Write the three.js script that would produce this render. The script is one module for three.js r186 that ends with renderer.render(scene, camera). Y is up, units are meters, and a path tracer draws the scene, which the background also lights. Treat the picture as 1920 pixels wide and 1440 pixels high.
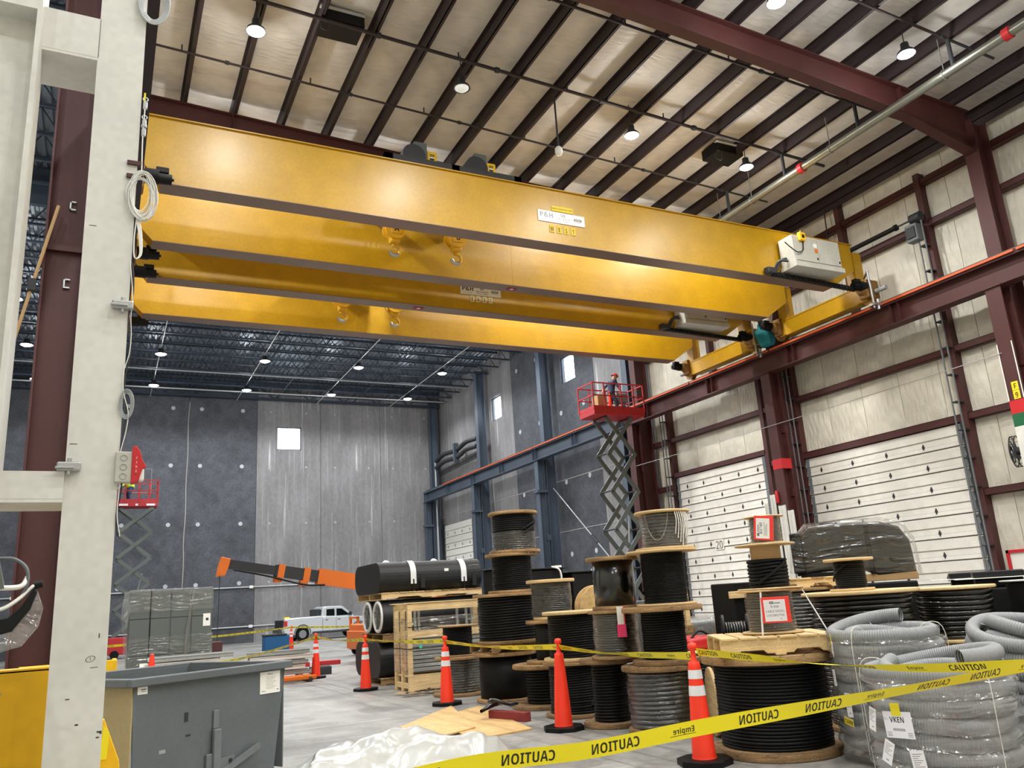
import * as THREE from 'three';
import { mergeGeometries } from 'three/addons/utils/BufferGeometryUtils.js';
import { RoundedBoxGeometry } from 'three/addons/geometries/RoundedBoxGeometry.js';
import { MarchingCubes } from 'three/addons/objects/MarchingCubes.js';

// ---------------------------------------------------------------- camera, sky, exposure
const scene = new THREE.Scene();
const camera = new THREE.PerspectiveCamera(50.43, 1920 / 1440, 0.05, 300);
camera.rotation.order = 'YXZ';
camera.position.set(0, 1.575, 0);
camera.rotation.set(THREE.MathUtils.degToRad(14.82), THREE.MathUtils.degToRad(-26.939), THREE.MathUtils.degToRad(-3.652));
scene.add(camera);
scene.background = new THREE.Color(0.86, 0.93, 1.0);       // overcast sky seen through the windows only
scene.backgroundIntensity = 9;
const renderer = new THREE.WebGLRenderer({ antialias: true });
renderer.toneMapping = THREE.LinearToneMapping;
renderer.toneMappingExposure = 0.8;
renderer.shadowMap.enabled = true;
const LAMP_POWER = 100;                                    // candela of one high bay lamp
const LAMP_COLOR = new THREE.Color(1.0, 0.985, 0.955);
const LAMP_COLOR_NEW = new THREE.Color(0.93, 0.97, 1.0);

// ---------------------------------------------------------------- helpers
const V = (x, y, z) => new THREE.Vector3(x, y, z);
const PI = Math.PI;
let seed = 7;
const rnd = () => { seed = (seed * 1664525 + 1013904223) >>> 0; return seed / 4294967296; };
const rr = (a, b) => a + (b - a) * rnd();
const taken = new Map();
const numbered = (n) => { const k = taken.get(n) || 0; taken.set(n, k + 1); return k ? n + '_' + String(k).padStart(3, '0') : n; };
function uvm(g) {                                          // uv in metres from the face that a vertex looks to
  const p = g.attributes.position, n = g.attributes.normal, a = new Float32Array(p.count * 2);
  for (let i = 0; i < p.count; i++) {
    const x = Math.abs(n.getX(i)), y = Math.abs(n.getY(i)), z = Math.abs(n.getZ(i));
    if (y >= x && y >= z) { a[2 * i] = p.getX(i); a[2 * i + 1] = p.getZ(i); }
    else if (x >= z) { a[2 * i] = p.getZ(i); a[2 * i + 1] = p.getY(i); }
    else { a[2 * i] = p.getX(i); a[2 * i + 1] = p.getY(i); }
  }
  g.setAttribute('uv', new THREE.BufferAttribute(a, 2));
  return g;
}
// box from its extents
const bx = (x0, x1, y0, y1, z0, z1) => { const g = new THREE.BoxGeometry(Math.abs(x1 - x0), Math.abs(y1 - y0), Math.abs(z1 - z0)); g.translate((x0 + x1) / 2, (y0 + y1) / 2, (z0 + z1) / 2); return uvm(g); };
const rbx = (x0, x1, y0, y1, z0, z1, r = 0.02, s = 2) => { const g = new RoundedBoxGeometry(Math.abs(x1 - x0), Math.abs(y1 - y0), Math.abs(z1 - z0), s, r); g.translate((x0 + x1) / 2, (y0 + y1) / 2, (z0 + z1) / 2); return uvm(g); };
function cyl(a, b, r0, r1 = r0, seg = 14, open = false) {  // tapered cylinder from a to b
  const d = b.clone().sub(a), g = new THREE.CylinderGeometry(r1, r0, d.length(), seg, 1, open);
  g.applyQuaternion(new THREE.Quaternion().setFromUnitVectors(V(0, 1, 0), d.clone().normalize()));
  g.translate((a.x + b.x) / 2, (a.y + b.y) / 2, (a.z + b.z) / 2);
  return g;
}
function bar(a, b, w, h = w) {                             // rectangular bar from a to b
  const d = b.clone().sub(a), L = d.length(), g = new THREE.BoxGeometry(w, h, L);
  const m = new THREE.Matrix4().lookAt(b, a, Math.abs(d.y) > 0.95 * L ? V(1, 0, 0) : V(0, 1, 0));
  g.applyMatrix4(m); g.translate((a.x + b.x) / 2, (a.y + b.y) / 2, (a.z + b.z) / 2);
  return uvm(g);
}
const tube = (pts, r, n = 40, s = 8, closed = false) => new THREE.TubeGeometry(new THREE.CatmullRomCurve3(pts, closed, 'centripetal'), n, r, s, closed);
function lathe(prof, seg = 36) { return new THREE.LatheGeometry(prof.map(([r, y]) => new THREE.Vector2(r, y)), seg); }
function extr(pts, depth, bevel = 0, holes = []) {         // shape in x, y; thickness along z from 0 to depth
  const s = new THREE.Shape(pts.map(([x, y]) => new THREE.Vector2(x, y)));
  for (const h of holes) s.holes.push(new THREE.Path(h.map(([x, y]) => new THREE.Vector2(x, y))));
  const g = new THREE.ExtrudeGeometry(s, { depth, bevelEnabled: bevel > 0, bevelSize: bevel, bevelThickness: bevel, bevelSegments: 2, curveSegments: 8 });
  return uvm(g);
}
const flat = (g) => (g.index ? g.toNonIndexed() : g);
function merge(list) {
  const l = list.map((g) => { const f = flat(g); for (const k of Object.keys(f.attributes)) if (!['position', 'normal', 'uv'].includes(k)) f.deleteAttribute(k); return f; });
  return l.length === 1 ? l[0] : mergeGeometries(l);
}
function mesh(name, geo, mat, parent) {
  const m = new THREE.Mesh(Array.isArray(geo) ? merge(geo) : geo, mat);
  m.name = parent ? name : numbered(name);
  m.castShadow = m.receiveShadow = true;
  (parent || scene).add(m);
  return m;
}
function tag(o, label, category, group) { o.userData.label = label; o.userData.category = category; if (group) o.userData.group = group; return o; }
function thing(name, label, category, pos = [0, 0, 0], turn = 0, group) {
  const o = new THREE.Group(); o.name = numbered(name); o.position.set(...pos); o.rotation.y = turn; scene.add(o);
  return tag(o, label, category, group);
}
function struct(name, label, category, pos = [0, 0, 0]) {
  const o = thing(name, label, category, pos); o.userData.kind = 'structure'; return o;
}
const part = (o, l) => { o.userData.label = l; return o; };
function sag(a, b, drop, n = 12) { const p = []; for (let i = 0; i <= n; i++) { const t = i / n, q = a.clone().lerp(b, t); q.y -= drop * 4 * t * (1 - t); p.push(q); } return p; }

// ---------------------------------------------------------------- textures
function vnoise(px, py, sd) {                              // tileable value noise with periods px, py
  const g = []; let s = sd * 9781 + 12345;
  for (let i = 0; i < px * py; i++) { s = (s * 1664525 + 1013904223) >>> 0; g.push(s / 4294967296); }
  return (u, v) => {
    const x = u * px, y = v * py, i = Math.floor(x), j = Math.floor(y), f = x - i, h = y - j, a = f * f * (3 - 2 * f), b = h * h * (3 - 2 * h);
    const q = (m, n) => g[((n % py + py) % py) * px + ((m % px + px) % px)];
    return (q(i, j) * (1 - a) + q(i + 1, j) * a) * (1 - b) + (q(i, j + 1) * (1 - a) + q(i + 1, j + 1) * a) * b;
  };
}
function tex(w, h, fn, rx = 1, ry = 1, srgb = true) {
  const d = new Uint8Array(w * h * 4);
  for (let y = 0; y < h; y++) for (let x = 0; x < w; x++) {
    const c = fn(x / w, y / h), k = (y * w + x) * 4;
    const q = Array.isArray(c) ? c : [c, c, c];
    for (let i = 0; i < 3; i++) d[k + i] = Math.max(0, Math.min(255, q[i] * 255));
    d[k + 3] = 255;
  }
  const t = new THREE.DataTexture(d, w, h);
  t.wrapS = t.wrapT = THREE.RepeatWrapping; t.repeat.set(rx, ry); t.magFilter = THREE.LinearFilter; t.minFilter = THREE.LinearMipmapLinearFilter; t.generateMipmaps = true;
  if (srgb) t.colorSpace = THREE.SRGBColorSpace;
  t.needsUpdate = true;
  return t;
}
function again(t, rx, ry) { const c = t.clone(); c.repeat.set(rx, ry); c.needsUpdate = true; return c; }
function print(w, h, draw) {
  const c = document.createElement('canvas'); c.width = w; c.height = h;
  const k = c.getContext('2d'); draw(k, w, h);
  const t = new THREE.CanvasTexture(c); t.colorSpace = THREE.SRGBColorSpace; t.wrapS = t.wrapT = THREE.RepeatWrapping; t.anisotropy = 8;
  return t;
}
const n4 = vnoise(4, 4, 1), n16 = vnoise(16, 16, 2), n64 = vnoise(64, 64, 3), n128 = vnoise(128, 128, 4), st = vnoise(96, 3, 5), st2 = vnoise(40, 5, 6), n8 = vnoise(8, 8, 8), lg = vnoise(4, 90, 9), lg2 = vnoise(6, 24, 10), wr = vnoise(5, 60, 11), wr2 = vnoise(9, 30, 12);
const T = {};
T.floor = tex(1024, 1024, (u, v) => {
  const a = n4(u, v), b = n16(u, v), c = n64(u, v), s1 = lg(u + b * 0.04, v), s2 = vn2(u, v), d = n128(u, v);
  let k = 0.53 + 0.12 * (a - 0.5) + 0.10 * (b - 0.5) + 0.06 * (c - 0.5) + 0.05 * (d - 0.5);
  k += 0.12 * Math.max(0, s1 - 0.62) + 0.10 * Math.max(0, s2 - 0.6);
  if (n8(u + 0.3, v) > 0.72) k -= 0.06;
  return [k * 1.0, k * 0.985, k * 0.955];
}, 1 / 6, 1 / 6);
function vn2(u, v) { return wr2(v, u); }
T.floorRough = tex(512, 512, (u, v) => 0.34 + 0.25 * n8(u, v) + 0.16 * n64(u, v) - 0.22 * Math.max(0, lg(u, v) - 0.55), 1 / 6, 1 / 6, false);
T.wallLight = tex(512, 1024, (u, v) => {
  const s = st(u, v), s2 = st2(u + 0.01 * n16(u, v), v), b = n8(u, v), c = n64(u, v);
  let k = 0.60 + 0.08 * (b - 0.5) + 0.05 * (c - 0.5) + 0.05 * (s2 - 0.5);
  if (s > 0.78 && s2 > 0.45) k += 0.30 * (s - 0.78) / 0.22 * (0.4 + 0.6 * n16(u, v));
  return [k, k * 0.985, k * 0.965];
}, 1 / 6, 1 / 12);
T.wallDark = tex(512, 512, (u, v) => {
  const b = n4(u, v), c = n16(u, v), d = n64(u, v), e = n128(u, v);
  const k = 0.36 + 0.09 * (b - 0.5) + 0.07 * (c - 0.5) + 0.06 * (d - 0.5) + 0.05 * (e - 0.5);
  return [k * 0.97, k * 0.985, k * 1.03];
}, 1 / 6, 1 / 6);
T.wood = tex(512, 512, (u, v) => {
  const g = lg(u, v) * 0.6 + lg2(u, v + 0.03 * n16(u, v)) * 0.4, c = n64(u, v), b = n4(u, v);
  const k = 0.88 + 0.2 * (g - 0.5) + 0.08 * (c - 0.5) + 0.12 * (b - 0.5);
  return [k * 0.97, k * 0.84, k * 0.62];
}, 1, 2);
T.oldWood = tex(512, 512, (u, v) => {
  const g = lg(u, v) * 0.6 + lg2(u, v) * 0.4, c = n64(u, v), b = n4(u, v), q = n16(u, v);
  let k = 0.72 + 0.28 * (g - 0.5) + 0.14 * (c - 0.5) + 0.22 * (b - 0.5);
  if (q > 0.74) k -= 0.16;
  return [k * 0.93, k * 0.79, k * 0.60];
}, 1.3, 2.4);
T.ply = tex(512, 512, (u, v) => {
  const w = Math.sin((v * 9 + 2.2 * n4(u, v) + 0.8 * n8(u, v)) * 6.283), c = n64(u, v), g = lg2(v, u);
  const k = 0.82 + 0.02 * w + 0.06 * (c - 0.5) + 0.08 * (g - 0.5);
  return [k * 0.97, k * 0.80, k * 0.53];
}, 0.7, 0.7);
T.film = tex(512, 512, (u, v) => 0.5 + 0.55 * (wr(u, v + 0.05 * n8(u, v)) - 0.5) + 0.35 * (n16(u, v) - 0.5) + 0.25 * (wr2(u, v) - 0.5), 2, 2, false);
T.crumple = tex(512, 512, (u, v) => { const a = Math.abs(n8(u, v) - 0.5) * 2, b = Math.abs(n16(u, v) - 0.5) * 2, c = Math.abs(n64(u, v) - 0.5); return 0.15 + 0.5 * a + 0.35 * b + 0.1 * c; }, 1, 1, false);
T.grain = tex(256, 256, (u, v) => 0.5 + 0.5 * (n64(u, v) - 0.5) + 0.4 * (n128(u, v) - 0.5), 2, 2, false);
T.vinyl = tex(512, 512, (u, v) => 0.5 + 0.45 * (wr2(u, v) - 0.5) + 0.35 * (n8(u, v) - 0.5) + 0.1 * (n64(u, v) - 0.5), 0.5, 0.6, false);
T.vinylV = tex(512, 512, (u, v) => 0.5 + 0.5 * (wr2(v, u) - 0.5) + 0.35 * (n8(u, v) - 0.5) + 0.1 * (n64(u, v) - 0.5), 0.5, 0.5, false);
T.vinylCol = tex(256, 256, (u, v) => { const k = 0.90 + 0.07 * (n8(u, v) - 0.5) + 0.06 * (n16(u, v) - 0.5) - 0.08 * Math.max(0, n4(u, v) - 0.6); return [k, k * 0.985, k * 0.95]; }, 0.3, 0.3);
T.paint = tex(256, 256, (u, v) => { const k = 0.95 + 0.06 * (n8(u, v) - 0.5) + 0.05 * (n64(u, v) - 0.5); return [k, k, k]; }, 0.4, 0.4);
T.scuff = tex(512, 512, (u, v) => { let k = 0.95 + 0.05 * (n8(u, v) - 0.5) + 0.04 * (n64(u, v) - 0.5); return [k, k, k]; }, 0.6, 0.6);
T.rib = tex(64, 8, (u) => 0.5 + 0.5 * Math.cos(u * 6.283), 1, 1, false);
// ---------------------------------------------------------------- materials
const std = (o) => new THREE.MeshStandardMaterial(o);
const phy = (o) => new THREE.MeshPhysicalMaterial(o);
const M = {
  floor: std({ map: T.floor, roughnessMap: T.floorRough, roughness: 1, bumpMap: again(T.grain, 0.5, 0.5), bumpScale: 0.0015 }),
  joint: std({ color: '#4a4a48', roughness: 0.9 }),
  wallLight: std({ map: T.wallLight, color: '#dcdbe0', roughness: 0.75, bumpMap: again(T.grain, 0.4, 0.4), bumpScale: 0.003 }),
  wallDark: std({ map: T.wallDark, color: '#d4d6dc', roughness: 0.7, bumpMap: again(T.grain, 0.4, 0.4), bumpScale: 0.003 }),
  patch: std({ color: '#b9bcc0', roughness: 0.8 }),
  chalk: std({ color: '#a9a49c', roughness: 0.9 }),
  yellow: phy({ color: '#c99a0e', map: T.paint, roughness: 0.42, clearcoat: 0.35, clearcoatRoughness: 0.28, bumpMap: again(T.vinyl, 0.25, 0.25), bumpScale: 0.006 }),
  yellowFlat: std({ color: '#e3b022', roughness: 0.5 }),
  guardYellow: std({ color: '#ffc717', map: T.paint, roughness: 0.45 }),
  maroon: std({ color: '#4e2624', map: T.paint, roughness: 0.55 }),
  purlin: std({ color: '#2e2124', map: T.paint, roughness: 0.6 }),
  blue: std({ color: '#4d5866', map: T.paint, roughness: 0.5 }),
  joist: std({ color: '#2f3a48', roughness: 0.6 }),
  deck: std({ color: '#8b939c', roughness: 0.4, metalness: 0.6 }),
  vinyl: std({ map: T.vinylCol, color: '#eeeef0', roughness: 0.5, bumpMap: T.vinyl, bumpScale: 0.03 }),
  vinylWall: std({ map: T.vinylCol, color: '#f2f0e6', roughness: 0.42, bumpMap: T.vinylV, bumpScale: 0.035 }),
  doorWhite: std({ color: '#e8e4da', map: T.scuff, roughness: 0.5 }),
  doorGap: std({ color: '#807d76', roughness: 0.8 }),
  black: phy({ color: '#090a0c', roughness: 0.5, specularIntensity: 0.6 }),
  blackGloss: phy({ color: '#060708', roughness: 0.3, specularIntensity: 0.6, clearcoat: 1, clearcoatRoughness: 0.16 }),
  rubber: phy({ color: '#07080a', roughness: 0.5, specularIntensity: 0.5, bumpMap: again(T.grain, 3, 3), bumpScale: 0.001 }),
  tank: std({ color: '#15181a', map: T.paint, roughness: 0.5 }),
  grey: std({ color: '#72777a', map: T.paint, roughness: 0.5 }),
  hopper: std({ color: '#656c6f', map: T.scuff, roughness: 0.42 }),
  khaki: std({ color: '#b5a273', map: T.scuff, roughness: 0.5 }),  // tan stands in for the yellow guard reflected on grey hopper paint
  cabinet: std({ color: '#c9c7bc', map: T.paint, roughness: 0.5 }),
  cabinetDark: std({ color: '#5c625f', roughness: 0.45 }),
  white: std({ color: '#e4e3dc', map: T.scuff, roughness: 0.5 }),
  whiteGloss: std({ color: '#eceae2', roughness: 0.35 }),
  steel: std({ color: '#b6b8ba', roughness: 0.35, metalness: 0.9 }),
  galv: std({ color: '#b9bdbd', roughness: 0.45, metalness: 0.5, map: T.paint }),
  dark: std({ color: '#2b2d30', roughness: 0.6 }),
  red: std({ color: '#c3232a', roughness: 0.45 }),
  liftRed: std({ color: '#b3262c', roughness: 0.5 }),
  orange: std({ color: '#e0701a', roughness: 0.45 }),
  cone: std({ color: '#ff3b1e', roughness: 0.5 }),
  stripe: std({ color: '#e9e9ec', roughness: 0.45 }),
  wood: std({ map: T.wood, roughness: 0.75, bumpMap: again(T.grain, 2, 2), bumpScale: 0.002 }),
  woodEnd: std({ map: T.oldWood, color: '#f2e6d4', roughness: 0.8, bumpMap: again(T.grain, 2, 2), bumpScale: 0.003 }),
  woodGrey: std({ map: T.oldWood, color: '#cfc3b2', roughness: 0.85, bumpMap: again(T.grain, 2, 2), bumpScale: 0.003 }),
  ply: std({ map: T.ply, roughness: 0.7 }),
  card: std({ color: '#b8966a', roughness: 0.85 }),
  film: phy({ color: '#ffffff', transmission: 1, thickness: 0, roughness: 0.12, ior: 1.75, bumpMap: again(T.film, 0.6, 0.6), bumpScale: 0.035, side: THREE.DoubleSide }),
  filmMilky: phy({ color: '#f6f6f5', transmission: 0.92, thickness: 0, roughness: 0.12, ior: 1.85, bumpMap: again(T.film, 2.4, 0.9), bumpScale: 0.03, side: THREE.DoubleSide }),
  tarp: phy({ color: '#b3b4b0', roughness: 0.3, clearcoat: 0.6, clearcoatRoughness: 0.2, bumpMap: T.crumple, bumpScale: 0.012, side: THREE.DoubleSide }),
  conduit: std({ color: '#9b9ea1', roughness: 0.42 }),
  paper: std({ color: '#f3f2ec', roughness: 0.8 }),
  signRed: std({ color: '#ef3b33', roughness: 0.4 }),
  pink: std({ color: '#f23d75', roughness: 0.6 }),
  tapeYellow: std({ color: '#f2e21a', roughness: 0.45 }),
  teal: std({ color: '#1d7f86', roughness: 0.8 }),
  bagBlue: std({ color: '#1d5f96', roughness: 0.6 }),
  glass: phy({ color: '#ffffff', transmission: 1, thickness: 0, roughness: 0.03, ior: 1.5 }),
  darkGlass: std({ color: '#0b0d10', roughness: 0.12 }),
  brass: std({ color: '#8a6534', roughness: 0.45, metalness: 0.4 }),
  rail: std({ color: '#5c4a42', roughness: 0.5, metalness: 0.5 }),
  barOrange: std({ color: '#cf5a2c', roughness: 0.5 }),
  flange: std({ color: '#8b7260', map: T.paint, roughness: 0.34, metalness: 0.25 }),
  filmRound: null,
  pipe: std({ color: '#8f9187', roughness: 0.36, metalness: 0.85 }),
  green: std({ color: '#14603a', roughness: 0.5 }),
  lens: new THREE.MeshStandardMaterial({ color: '#ffffff', emissive: new THREE.Color(1, 0.97, 0.88), emissiveIntensity: 14, roughness: 0.4 }),
  lensNew: new THREE.MeshStandardMaterial({ color: '#ffffff', emissive: new THREE.Color(1, 0.96, 0.93), emissiveIntensity: 14, roughness: 0.4 }),
  lensDim: new THREE.MeshStandardMaterial({ color: '#ffffff', emissive: new THREE.Color(0.9, 1, 0.95), emissiveIntensity: 0.35, roughness: 0.4 }),
};
M.filmRound = M.film.clone(); M.filmRound.bumpMap = again(T.crumple, 6, 2); M.filmRound.bumpScale = 0.012; M.filmRound.ior = 1.8; M.filmRound.roughness = 0.15;
M.conduitRib = std({ color: '#9c9fa2', roughness: 0.38, bumpMap: T.rib, bumpScale: 0.007 });

// ---------------------------------------------------------------- floor
{
  const f = struct('floor', 'grey concrete floor of the warehouse hall', 'floor');
  mesh('sub_floor', bx(-9.5, 23, -0.3, -0.012, -57, 11), M.joint, f);
  const zs = [11, 4.7, -3.8, -8.05, -12.3, -16.55, -20.8, -25, -29.3, -34, -38.5, -43, -47.5, -52, -57], xs = [-9.5, -5, -0.5, 4.6, 9.7, 14.8, 19.9, 23];
  for (let i = 0; i < zs.length - 1; i++) for (let j = 0; j < xs.length - 1; j++)
    mesh('floor_slab', bx(xs[j] + 0.004, xs[j + 1] - 0.004, -0.12, 0, zs[i + 1] + 0.004, zs[i] - 0.004), M.floor, f);
}
// ---------------------------------------------------------------- old (red steel) building
const Yp = (x) => 15.0 - 0.045 * x;                        // underside of the purlins
const FRAMES = [4.7, -3.8, -12.3, -20.8, -29.3];
{
  const c = struct('ceiling', 'white faced roof insulation between dark purlins', 'ceiling');
  const zb = [11, 4.7, -3.8, -12.3, -20.8, -29.5], SP = 1.28, x0 = 1.24 - 8 * SP, ang = -Math.atan(0.045);
  for (let k = 0; k <= 24; k++) {
    const x = x0 + k * SP;
    if (x > 21.9) break;
    if (x < -1.4) continue;
    for (let i = 0; i < 5; i++) {
      const L = Math.abs(zb[i] - zb[i + 1]), xm = x + SP / 2, w = Math.min(SP, 22.1 - x);
      if (w > 0.2) {
        const g = new THREE.BoxGeometry(w, 0.08, L, 4, 1, 10), p = g.attributes.position;
        for (let q = 0; q < p.count; q++) { const u = p.getX(q) / w * 2; if (p.getY(q) < 0) p.setY(q, p.getY(q) - 0.035 * (1 - u * u) * (0.7 + 0.3 * Math.sin(p.getZ(q) * 2.1 + k))); }
        g.computeVertexNormals(); uvm(g);
        const m = mesh('insulation_panel', g, M.vinyl, c);
        m.position.set(x + w / 2, Yp(x + w / 2) + 0.4, (zb[i] + zb[i + 1]) / 2); m.rotation.z = ang;
      }
      const y = Yp(x);
      mesh('purlin', [bx(x - 0.012, x + 0.012, y, y + 0.36, zb[i + 1], zb[i]), bx(x - 0.012, x + 0.075, y, y + 0.012, zb[i + 1], zb[i]), bx(x - 0.075, x + 0.012, y + 0.348, y + 0.36, zb[i + 1], zb[i]), bx(x + 0.063, x + 0.075, y, y + 0.03, zb[i + 1], zb[i])], M.purlin, c);
    }
  }
  const sheet = bx(-1.4, 22.2, -0.06, 0.06, -29.6, 11.2); const s = mesh('roof_sheet', sheet, M.galv, c);
  s.position.set(0, 15.0 + 0.6, 0); s.rotation.z = ang;
}
for (const z of FRAMES) {                                  // tapered rafters and the columns of every frame
  const bot = [[-1.1, 14.1], [0, 14.15], [9.1, 13.95], [11.1, 13.85], [14.3, 13.66], [17.5, 13.42], [18.6, 13.3], [21.05, 12.75]];
  const n = struct('rafter_beam', 'tapered maroon steel roof rafter across the hall', 'roof beam', [0, 0, z]);
  n.userData.group = 'maroon roof rafters';
  const w = extr([...bot, [21.05, Yp(21.05)], [-1.1, Yp(-1.1)]], 0.03); w.translate(0, 0, -0.015);
  mesh('web', w, M.maroon, n);
  const fl = [];
  for (let i = 0; i < bot.length - 1; i++) fl.push(bar(V(bot[i][0], bot[i][1], 0), V(bot[i + 1][0] + 0.01, bot[i + 1][1], 0), 0.3, 0.03));
  mesh('bottom_flange', fl, M.maroon, n);
  mesh('top_flange', bar(V(-1.1, Yp(-1.1) - 0.016, 0), V(21.05, Yp(21.05) - 0.016, 0), 0.3, 0.03), M.maroon, n);
  for (const x of [2.5, 9.1, 18.3]) mesh('stiffener', bx(x - 0.01, x + 0.01, x > 17 ? 13.4 : 14.2, Yp(x) - 0.04, -0.14, 0.14), M.maroon, n);
}
// vertical I column: x0..x1 is its depth along x, flange width fw along z
const iCol = (x0, x1, y0, y1, z, fw, t = 0.028) => [bx(x0, x0 + t, y0, y1, z - fw / 2, z + fw / 2), bx(x1 - t, x1, y0, y1, z - fw / 2, z + fw / 2), bx(x0 + t, x1 - t, y0, y1, z - t / 2, z + t / 2)];
const signCard = (txt, bg, fg, font) => std({ map: print(128, 128, (k, w, h) => { k.fillStyle = bg; k.fillRect(0, 0, w, h); k.fillStyle = fg; k.font = font || 'bold 112px sans-serif'; k.textAlign = 'center'; k.textBaseline = 'middle'; k.fillText(txt, w / 2, h / 2 + 6); }), roughness: 0.6 });
function plate(name, w, h, mat, parent, d = 0.006) {       // printed plate facing +z
  const g = new THREE.BoxGeometry(w, h, d); const m = mesh(name, g, [M.paper, M.paper, M.paper, M.paper, mat, M.paper], parent); return m;
}
FRAMES.forEach((z, i) => {
  const o = struct('building_column', ['maroon steel column of the frame behind the viewer', 'maroon steel column beside the frame edge', 'maroon steel column with the yellow F 9 cards', 'maroon steel column between the two white dock doors', 'dark maroon steel column behind the red scissor lift'][i], 'column');
  mesh('upper_column', iCol(21.0, 21.62, 0, Yp(21) - 0.3, z, 0.4), M.maroon, o);
  mesh('crane_column', iCol(20.55, 20.98, 0, 8.72, z, 0.42), M.maroon, o);
  mesh('cap_plate', bx(20.5, 21.0, 8.72, 8.75, z - 0.26, z + 0.26), M.maroon, o);
  for (const y of [2.2, 4.4, 6.6]) mesh('batten_plate', bx(20.9, 21.1, y, y + 0.28, z - 0.18, z + 0.18), M.maroon, o);
  if (i === 2) {
    part(mesh('red_band', bx(20.54, 20.99, 5.35, 5.69, z - 0.215, z + 0.215), M.red, o), 'red painted band');
    part(mesh('green_band', bx(20.54, 20.99, 5.02, 5.35, z - 0.215, z + 0.215), M.green, o), 'green painted band');
    part(mesh('white_base', bx(20.54, 20.99, 0, 5.02, z - 0.215, z + 0.215), M.white, o), 'white painted lower shaft');
    for (const [t, y] of [['F', 6.05], ['9', 5.82]]) { const p = plate('letter_card', 0.17, 0.22, signCard(t, '#f4d313', '#191919'), o); p.position.set(20.545, y, z + 0.02); p.rotation.y = -PI / 2; }
    for (const d of [-0.2, 0.19]) mesh('conduit', cyl(V(20.53, 5.7, z + d), V(20.53, 7.2, z + d), 0.014), M.whiteGloss, o);
  }
  if (i === 3) part(mesh('red_band', bx(20.54, 20.99, 5.34, 5.68, z - 0.215, z + 0.215), M.red, o), 'red painted band');
});
// runway beams for the cranes
function runway(x, z0, z1, mat, label, inner) {
  const o = struct('runway_beam', label, 'crane runway');
  mesh('web', bx(x - 0.012, x + 0.012, 8.78, 9.47, z0, z1), mat, o);
  mesh('bottom_flange', bx(x - 0.2, x + 0.2, 8.75, 8.785, z0, z1), mat, o);
  mesh('top_flange', [bx(x - 0.22, x + 0.22, 9.465, 9.5, z0, z1), bx(x - 0.22, x - 0.2, 9.38, 9.47, z0, z1), bx(x + 0.2, x + 0.22, 9.38, 9.47, z0, z1)], mat, o);
  mesh('crane_rail', [bx(x - 0.06, x + 0.06, 9.5, 9.52, z0, z1), bx(x - 0.012, x + 0.012, 9.52, 9.58, z0, z1), bx(x - 0.035, x + 0.035, 9.57, 9.62, z0, z1)], M.rail, o);
  for (let z = z1 - 0.6; z > z0; z -= 4.25) for (const d of [-0.14, 0.14]) mesh('stiffener', bx(x - 0.19, x + 0.19, 8.785, 9.465, z + d - 0.006, z + d + 0.006), mat, o);
  let z = z1 - 0.1;
  while (inner < 0 && z - 4.4 > z0) { part(mesh('conductor_bar', bx(x + inner * 0.235, x + inner * 0.275, 9.44, 9.50, z - 4.36, z), M.barOrange, o), 'orange conductor bar'); z -= 4.45; }
  return o;
}
runway(20.78, -29.4, 10.8, M.maroon, 'maroon runway beam along the dock door wall', -1);
runway(20.78, -55.7, -29.45, M.blue, 'blue grey runway beam along the concrete wall', -1);
runway(0.03, -29.4, -3.2, M.purlin, 'maroon runway beam above the white column, darkened for shade', 1);  // dark purlin colour paints the shade onto this maroon beam
runway(0.03, -55.7, -29.45, M.blue, 'blue grey runway beam past the white column', 1);

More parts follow.
